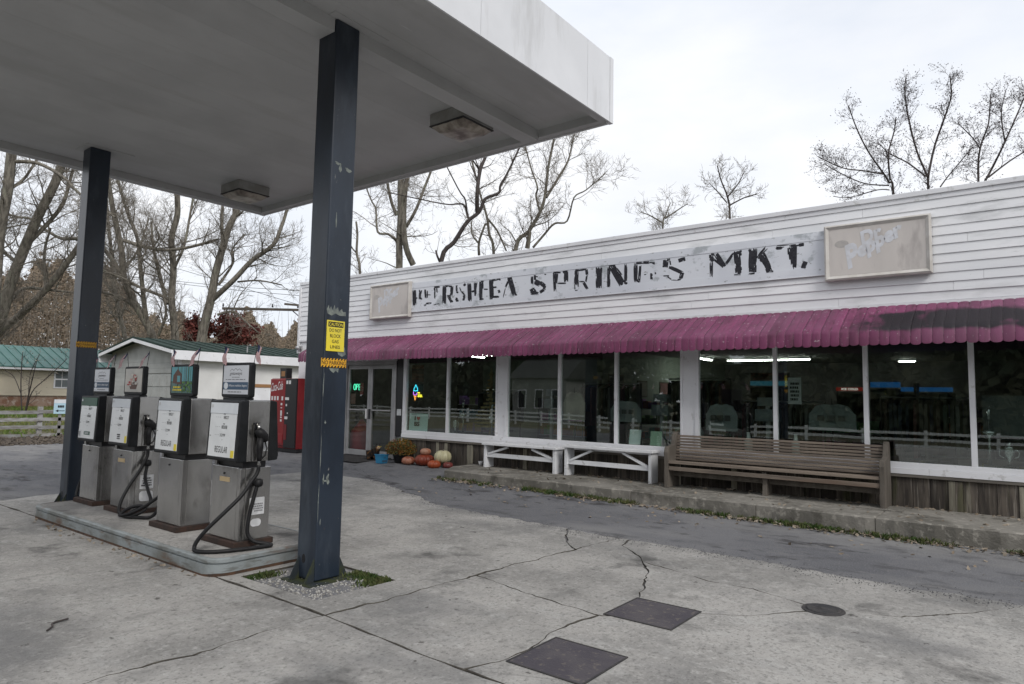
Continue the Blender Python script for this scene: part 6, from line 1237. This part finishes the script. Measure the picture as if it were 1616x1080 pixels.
class Tree:
    def __init__(s, seed, rmin=.007): s.r = random.Random(seed); s.limbs = []; s.twigs = []; s.tips = []; s.rmin = rmin
    def limb(s, pts, r0, r1, lev=3, dens=1.5, L0=2.2, ang=(30, 65), up=.25, start=.15):
        P = [np.array(p, float) for p in pts]; Q = []
        for i in range(len(P)-1):
            a = P[max(i-1, 0)]; b, c = P[i], P[i+1]; d = P[min(i+2, len(P)-1)]
            for k in range(4): t = k/4; Q.append(.5*((2*b)+(c-a)*t+(2*a-5*b+4*c-d)*t*t+(3*b-a-3*c+d)*t**3))
        Q.append(P[-1]); n = len(Q); R = [r0+(r1-r0)*(i/(n-1)) for i in range(n)]
        s.limbs.append((Q, R)); s._kids(Q, R, lev, dens, L0, ang, up, start)
    def _kids(s, Q, R, lev, dens, L0, ang, up, start):
        if lev <= 0: return
        r = s.r; seg = [np.linalg.norm(Q[i+1]-Q[i]) for i in range(len(Q)-1)]; tot = sum(seg); cnt = max(1, int(tot*dens+r.random()))
        for _ in range(cnt):
            t = start+(1-start)*r.random()**.8; d = t*tot; i = 0
            while i < len(seg)-1 and d > seg[i]: d -= seg[i]; i += 1
            p = Q[i]+(Q[i+1]-Q[i])*min(1, d/max(seg[i], 1e-6)); T = (Q[i+1]-Q[i])/max(seg[i], 1e-6)
            ax = np.cross(T, np.array([r.gauss(0, 1), r.gauss(0, 1), r.gauss(0, 1)])); ax /= np.linalg.norm(ax)+1e-9
            v = rot_about(T, ax, R_(r.uniform(*ang))); L = L0*r.uniform(.45, 1.2)*(1.1-.5*t); rb = min(R[i]*r.uniform(.35, .6), .017*L+.004); rb = max(rb, s.rmin)
            k = 5 if lev > 1 else 3; pts = [p]; q = p.copy(); w = v
            for j in range(k):
                w = w+np.array([r.gauss(0, .22), r.gauss(0, .22), r.gauss(0, .16)+up*.35]); w /= np.linalg.norm(w); q = q+w*(L/k); pts.append(q)
            rr = [max(s.rmin*.6, rb*(1-.8*j/k)) for j in range(k+1)]
            (s.limbs if rb > .03 else s.twigs).append((pts, rr)); 
            if lev == 1: s.tips.append(q); s.tips.append(pts[1])
            s._kids(pts, rr, lev-1, dens*1.55, L0*.5, ang, up, .1)
    def build(s, name, label, mt, mtw, base, leaves=None, leafsize=.05, leafn=1, group='bare trees'):
        t = thing(name, label, 'tree', base, group=group); inv = Matrix.Translation(Vector(base)).inverted()
        o = link('trunk', tubes_mesh('trunk', s.limbs, mt, 7), t); o.matrix_parent_inverse = inv
        if s.twigs: o = link('crown', tubes_mesh('crown', s.twigs, mtw, 3), t); o.matrix_parent_inverse = inv
        if leaves and s.tips:
            P = np.array(s.tips[::2] if leafsize == .99 else s.tips); P = np.repeat(P, leafn, 0); P = P+nrg.normal(size=P.shape)*.10; V, F = leaf_quads(P, leafsize)
            o = link('leaves', fast_mesh('leaves', V, F, leaves), t); o.matrix_parent_inverse = inv
        return t
def px_tree(name, label, D, limbs, seed, mt=None, mtw=None, lev=3, dens=1.3, L0=2.4, base=None, up=.25, ext=2.5, leaves=None, leafsize=.05, leafn=1, rmin=.0075, ang=(30, 65), group='bare trees', ws=.9):
    T = Tree(seed, rmin); r = random.Random(seed+99); basep = None
    for k, (pts, w0, w1) in enumerate(limbs):
        P = []; off = 0
        for i, (x, y) in enumerate(pts):
            if k > 0 and i > 0: off += r.uniform(-.5, .5)
            P.append(at(x, y, D+(off if k else 0)))
        if k == 0 or (pts[0][1] > 380 and w0 >= 7 and pts[0] != limbs[0][0][0] and pts[0][1] > limbs[0][0][0][1]-60 and False):
            b = P[0]; g = Vector((b.x+(b.x-P[1].x)*.25, b.y+(b.y-P[1].y)*.25, gz(b.x, b.y)-.1))
            if b.z-g.z > .4: P = [g, g.lerp(b, .5)]+P
            basep = basep or g
        if ext and pts[-1][1] < 345: d = (P[-1]-P[-2]).normalized(); P.append(P[-1]+d*ext+Vector((0, 0, ext*.2)))
        T.limb([tuple(p) for p in P], w0/2*D/FPX*ws, max(.012, w1/2*D/FPX), lev, dens, L0, ang, up)
    return T.build(name, label, mt or bark, mtw or twig_m, (basep.x, basep.y, gz(basep.x, basep.y)-.05), leaves, leafsize, leafn, group)
# left group behind the garage
px_tree('bare_tree', 'bare tree leaning left, trunk rising over the garage gable', 38, [([(242, 535), (220, 491), (205, 465), (195, 434), (192, 396), (183, 352), (176, 318)], 15, 7), ([(233, 515), (228, 481), (223, 434), (217, 377), (201, 335)], 9, 4), ([(196, 440), (170, 400), (150, 380), (120, 377), (98, 377), (73, 364), (49, 346), (18, 340)], 8, 3), ([(220, 491), (190, 470), (160, 462), (140, 470)], 6, 2)], 1, dens=2.8)
px_tree('bare_tree', 'straight bare tree in the middle of the group over the garage roof', 37, [([(277, 538), (274, 503), (271, 469), (274, 425), (271, 377), (280, 340), (280, 305)], 14, 8), ([(267, 472), (220, 453), (189, 437), (160, 428)], 6, 3), ([(264, 480), (252, 434), (242, 390), (239, 350)], 8, 3), ([(196, 380), (226, 389), (260, 395), (300, 390), (343, 378)], 7, 4), ([(272, 430), (290, 390), (300, 340)], 5, 3), ([(250, 530), (262, 495), (258, 470)], 5, 3)], 2, dens=2.8)
px_tree('bare_tree', 'forked bare tree with a long arm reaching right beside the shop', 36, [([(318, 538), (327, 497), (334, 469), (340, 434), (352, 390), (362, 358), (378, 325)], 19, 8), ([(337, 472), (368, 443), (397, 412), (431, 387), (444, 358), (453, 330)], 10, 4), ([(375, 445), (409, 443), (445, 450)], 3.5, 2), ([(343, 497), (368, 492), (390, 510), (406, 524)], 5, 2), ([(352, 395), (350, 350), (352, 318)], 7, 4), ([(345, 450), (368, 415), (366, 395), (385, 370)], 5, 2)], 3, dens=2.8, ang=(30, 60))
px_tree('bare_tree', 'thick dark bare tree leaning across the far left', 33, [([(-28, 560), (0, 505), (18, 444), (40, 389), (61, 340), (86, 291), (100, 250)], 22, 11), ([(40, 389), (78, 350), (100, 320), (112, 280)], 8, 4), ([(30, 420), (8, 400), (-20, 395)], 7, 4)], 4, dens=2.8, mt=bark)
px_tree('bare_tree', 'bare trunk at the very left edge under the canopy', 31, [([(-14, 560), (-6, 430), (0, 364), (12, 300), (18, 245)], 20, 14), ([(12, 300), (35, 285), (52, 262)], 6, 3), ([(18, 255), (60, 258), (100, 280), (125, 305)], 7, 3)], 5, dens=2.8)
px_tree('bare_tree', 'low bare tree leaning right behind the far column', 35, [([(-22, 560), (0, 523), (30, 499), (73, 456), (107, 413), (135, 370), (150, 320)], 17, 6), ([(20, 470), (40, 455), (80, 458), (116, 462)], 7, 3), ([(73, 456), (70, 400), (80, 360)], 6, 3)], 6, dens=2.8)
px_tree('bare_tree', 'twiggy bare tree filling in behind the far column', 44, [([(200, 548), (190, 500), (180, 450), (176, 400), (170, 340)], 9, 4), ([(185, 470), (150, 420), (140, 360)], 5, 2), ([(180, 440), (215, 400), (235, 345)], 5, 2)], 7, dens=2.8, L0=3)
# behind the shop
px_tree('bare_tree', 'vine-covered double trunked bare tree behind the left of the shop roof', 31, [([(630, 423), (630, 382), (632, 345), (632, 296), (634, 270)], 13, 9), ([(652, 418), (641, 392), (637, 356), (639, 304), (644, 270)], 11, 7), ([(626, 340), (618, 320), (610, 282)], 6, 4), ([(641, 358), (657, 330), (670, 296), (683, 262)], 6, 3), ([(628, 382), (613, 370), (596, 366), (593, 330), (584, 312)], 5, 2)], 8, dens=2.8, L0=1.8, ang=(30, 80), up=.05)
px_tree('bare_tree', 'dark leaning bare tree with a crooked arm behind the shop roof', 30, [([(696, 413), (717, 382), (737, 351), (756, 335), (766, 314), (787, 305), (790, 292), (805, 265)], 10, 2.5), ([(753, 335), (753, 304), (758, 268), (769, 240)], 8, 4), ([(740, 348), (733, 325), (722, 322), (699, 322)], 4, 1.5), ([(737, 340), (734, 315), (722, 296)], 3.5, 1.5), ([(694, 414), (690, 404), (688, 396)], 4, 3), ([(756, 268), (745, 252), (735, 245)], 3, 1.5)], 9, bark_d, dens=2.3, L0=1.7, ang=(30, 70))
px_tree('bare_tree', 'slim bare tree between the crooked tree and the tallest one behind the roof', 32, [([(779, 400), (772, 370), (769, 346), (762, 320), (756, 300)], 6, 3), ([(756, 403), (756, 382), (766, 353)], 5, 3), ([(770, 346), (785, 365), (799, 396)], 4, 2.5), ([(756, 385), (745, 370), (744, 350)], 3.5, 2)], 10, dens=2.6, L0=1.6)
px_tree('bare_tree', 'tall spreading bare tree right of the canopy corner behind the roof', 31, [([(813, 395), (834, 366), (852, 335), (860, 309), (865, 265), (875, 215)], 9, 3), ([(862, 312), (883, 278), (896, 255), (901, 236)], 5, 2), ([(832, 392), (836, 366)], 9, 6), ([(841, 391), (860, 369), (875, 353), (895, 349), (906, 312), (925, 300)], 4.5, 1.5), ([(852, 335), (846, 310), (848, 295), (838, 265)], 4, 2)], 11, dens=3.0, L0=2.0, lev=3, ext=1.0)
px_tree('bare_tree', 'thin bare sapling beside the near column behind the shop', 28, [([(568, 432), (563, 400), (564, 370), (562, 350)], 6, 3), ([(563, 400), (556, 392), (550, 380)], 3, 2)], 12, dens=2.6, L0=1.4)
px_tree('bare_tree', 'small bare tree top in the middle of the shop roofline', 46, [([(1152, 345), (1148, 311), (1138, 285), (1132, 262)], 5, 1.5), ([(1148, 311), (1165, 290), (1175, 270)], 3, 1), ([(1150, 325), (1175, 312), (1195, 306)], 3, 1), ([(1147, 320), (1130, 300), (1120, 290)], 2.5, 1)], 13, bark_d, dens=2.6, L0=1.8, ext=0, rmin=.012)
px_tree('bare_tree', 'faint low bare tree top left of the middle of the roofline', 52, [([(1046, 362), (1050, 342), (1058, 320)], 4, 1.5), ([(1046, 352), (1025, 340), (1010, 335)], 3, 1), ([(1050, 345), (1072, 330), (1085, 322)], 3, 1)], 14, dens=2.4, L0=2.2, ext=0, rmin=.011)
kw = dict(mt=bark_d, mtw=bark_d, leaves=darkleaf, leafsize=.030, leafn=1, dens=4.6, L0=.95, ws=.75, ext=0, group='sparsely leaved trees behind the shop', rmin=.006, up=.12, ang=(25, 60))
px_tree('sparse_tree', 'sparsely leaved tree left of the three at the right of the roof', 27, [([(1410, 306), (1403, 288), (1393, 272), (1370, 239), (1352, 203), (1339, 167)], 6, 1.5), ([(1393, 275), (1365, 270), (1329, 265), (1290, 247)], 3.5, 1.2), ([(1405, 285), (1402, 244), (1411, 208), (1414, 185)], 4, 1.5), ([(1403, 293), (1365, 290), (1329, 275), (1303, 260)], 3, 1.2), ([(1403, 300), (1385, 300), (1340, 312), (1315, 310)], 2.5, 1)], 15, **kw)
px_tree('sparse_tree', 'tallest sparsely leaved tree in the middle of the three at right', 26.5, [([(1465, 298), (1463, 278), (1447, 239), (1434, 188), (1428, 146), (1430, 120)], 6, 1.5), ([(1465, 278), (1475, 231), (1491, 185), (1501, 151), (1499, 118)], 5, 1.5), ([(1460, 278), (1432, 257), (1403, 242), (1385, 224)], 3.5, 1.2), ([(1484, 295), (1495, 280), (1520, 250), (1535, 232)], 3, 1.2)], 16, **kw)
px_tree('sparse_tree', 'sparsely leaved tree at the right edge of the photo', 26, [([(1544, 287), (1547, 234), (1560, 195), (1563, 149)], 6, 1.5), ([(1547, 236), (1535, 218), (1512, 195)], 3, 1.2), ([(1555, 285), (1565, 267), (1586, 224), (1609, 172), (1622, 140)], 5, 1.5), ([(1560, 280), (1594, 254), (1630, 232)], 4, 1.5), ([(1586, 224), (1580, 180), (1588, 140)], 3, 1)], 17, **kw)
# shrub by the fence
px_tree('bare_shrub', 'bare many-stemmed shrub on the lawn behind the rail fence', 27.5, [([(36, 662), (34, 640), (33, 610), (34, 580), (36, 556)], 2.6, 1), ([(38, 662), (45, 625), (52, 595), (58, 570)], 2.6, 1), ([(40, 655), (50, 620), (70, 600), (90, 582), (106, 566)], 2, .8), ([(33, 622), (22, 595), (8, 585)], 1.5, .7), ([(45, 625), (48, 590), (62, 560)], 1.8, .8)], 18, bark_d, bark_d, dens=2.6, L0=.75, ext=0, lev=2, rmin=.006, leaves=deadleaf, leafsize=.03, group='shrubs')

def foliage_tree(name, label, D, cx, cy, rx, ry, m, n, size, seed):
    """crown of leaf clumps round a short trunk with limbs"""
    T = Tree(seed, .012); r = random.Random(seed); c = at(cx, cy, D); g = Vector((c.x, c.y, gz(c.x, c.y)-.05)); sx, sz = rx*D/FPX, ry*D/FPX
    T.limb([tuple(g), tuple(g.lerp(c, .6)), tuple(c+Vector((0, 0, sz*.6)))], .16, .04, 2, 1.4, sx*.9, (35, 65), .3, .35)
    t = T.build(name, label, bark_d, bark_d, tuple(g), group='coloured trees'); P = []
    for _ in range(46):
        a = nrg.normal(size=3); a /= np.linalg.norm(a); a *= r.random()**.35; q = np.array(c)+a*np.array([sx, sx, sz]); k = n//46
        P.append(q+nrg.normal(size=(k, 3))*np.array([sx, sx, sz])*.15)
    V, F = leaf_quads(np.concatenate(P), size); o = link('leaves', fast_mesh('leaves', V, F, m), t); o.matrix_parent_inverse = Matrix.Translation(g).inverted()
foliage_tree('red_maple', 'small red-leaved tree behind the garage, left of the forked trunk base', 41, 312, 522, 20, 26, redleaf, 3200, .10, 31)
foliage_tree('red_maple', 'larger red-leaved tree behind the garage, right of the forked trunk base', 42, 368, 522, 36, 27, redleaf, 5200, .10, 32)
# far woods
def wood(name, label, fx, n, size, m, stems=0, sm_=None):
    P = np.array([fx() for _ in range(n)]); V, F = leaf_quads(P, size(P) if callable(size) else size)
    o = tag(link(name, fast_mesh(name, V, F, m)), label, 'woods', kind='stuff')
    if stems:
        po = []
        for _ in range(stems):
            p = np.array(fx()); h = p[2]+rng.uniform(.5, 2.5); q = np.array([p[0]+rng.uniform(-.8, .8), p[1]+rng.uniform(-.8, .8), h]); po.append(([np.array([p[0], p[1], 0.]), (np.array([p[0], p[1], 0])+q)/2+rng.uniform(-.2, .2), q], [.035, .025, .01]))
        s = link('stems', tubes_mesh('stems', po, sm_ or twig_m, 4), o); s['kind'] = 'stuff'
def hill1():
    while True:
        x = rng.uniform(-60, 500); D = rng.uniform(54, 82); topy = 425 if x < 150 else (425+(x-150)*.75 if x < 270 else 515)
        topy += 14*math.sin(x*.06)+9*math.sin(x*.17+1); y = 585-(585-topy)*rng.random()**.75*(1 if rng.random() < .9 else 1.08); p = at(x, y, D)
        if p.z > 0: return tuple(p)
wood('autumn_wood', 'brown autumn wood rising behind the house and garage', hill1, 130000, lambda P: np.where((P-np.array(CAM))@np.array(fwd) > 74, .26, .085), brownleaf, 500)
def backwood():
    a = rng.uniform(0, 1); p = Vector((46, -14, 0)).lerp(Vector((-70, -66, 0)), a) if a < .6 else Vector((-23.6, -45.2, 0)).lerp(Vector((-150, -60, 0)), (a-.6)/.4); off = rng.uniform(0, 9); h = 11+3*math.sin(a*40)+2*math.sin(a*93); return (p.x-off*.3, p.y-off, -1.3+h*rng.random()**.7)
wood('roadside_wood', 'dark evergreen wood across the road, mirrored in the shop windows', backwood, 90000, .55, evergreen, 60, bark_d)
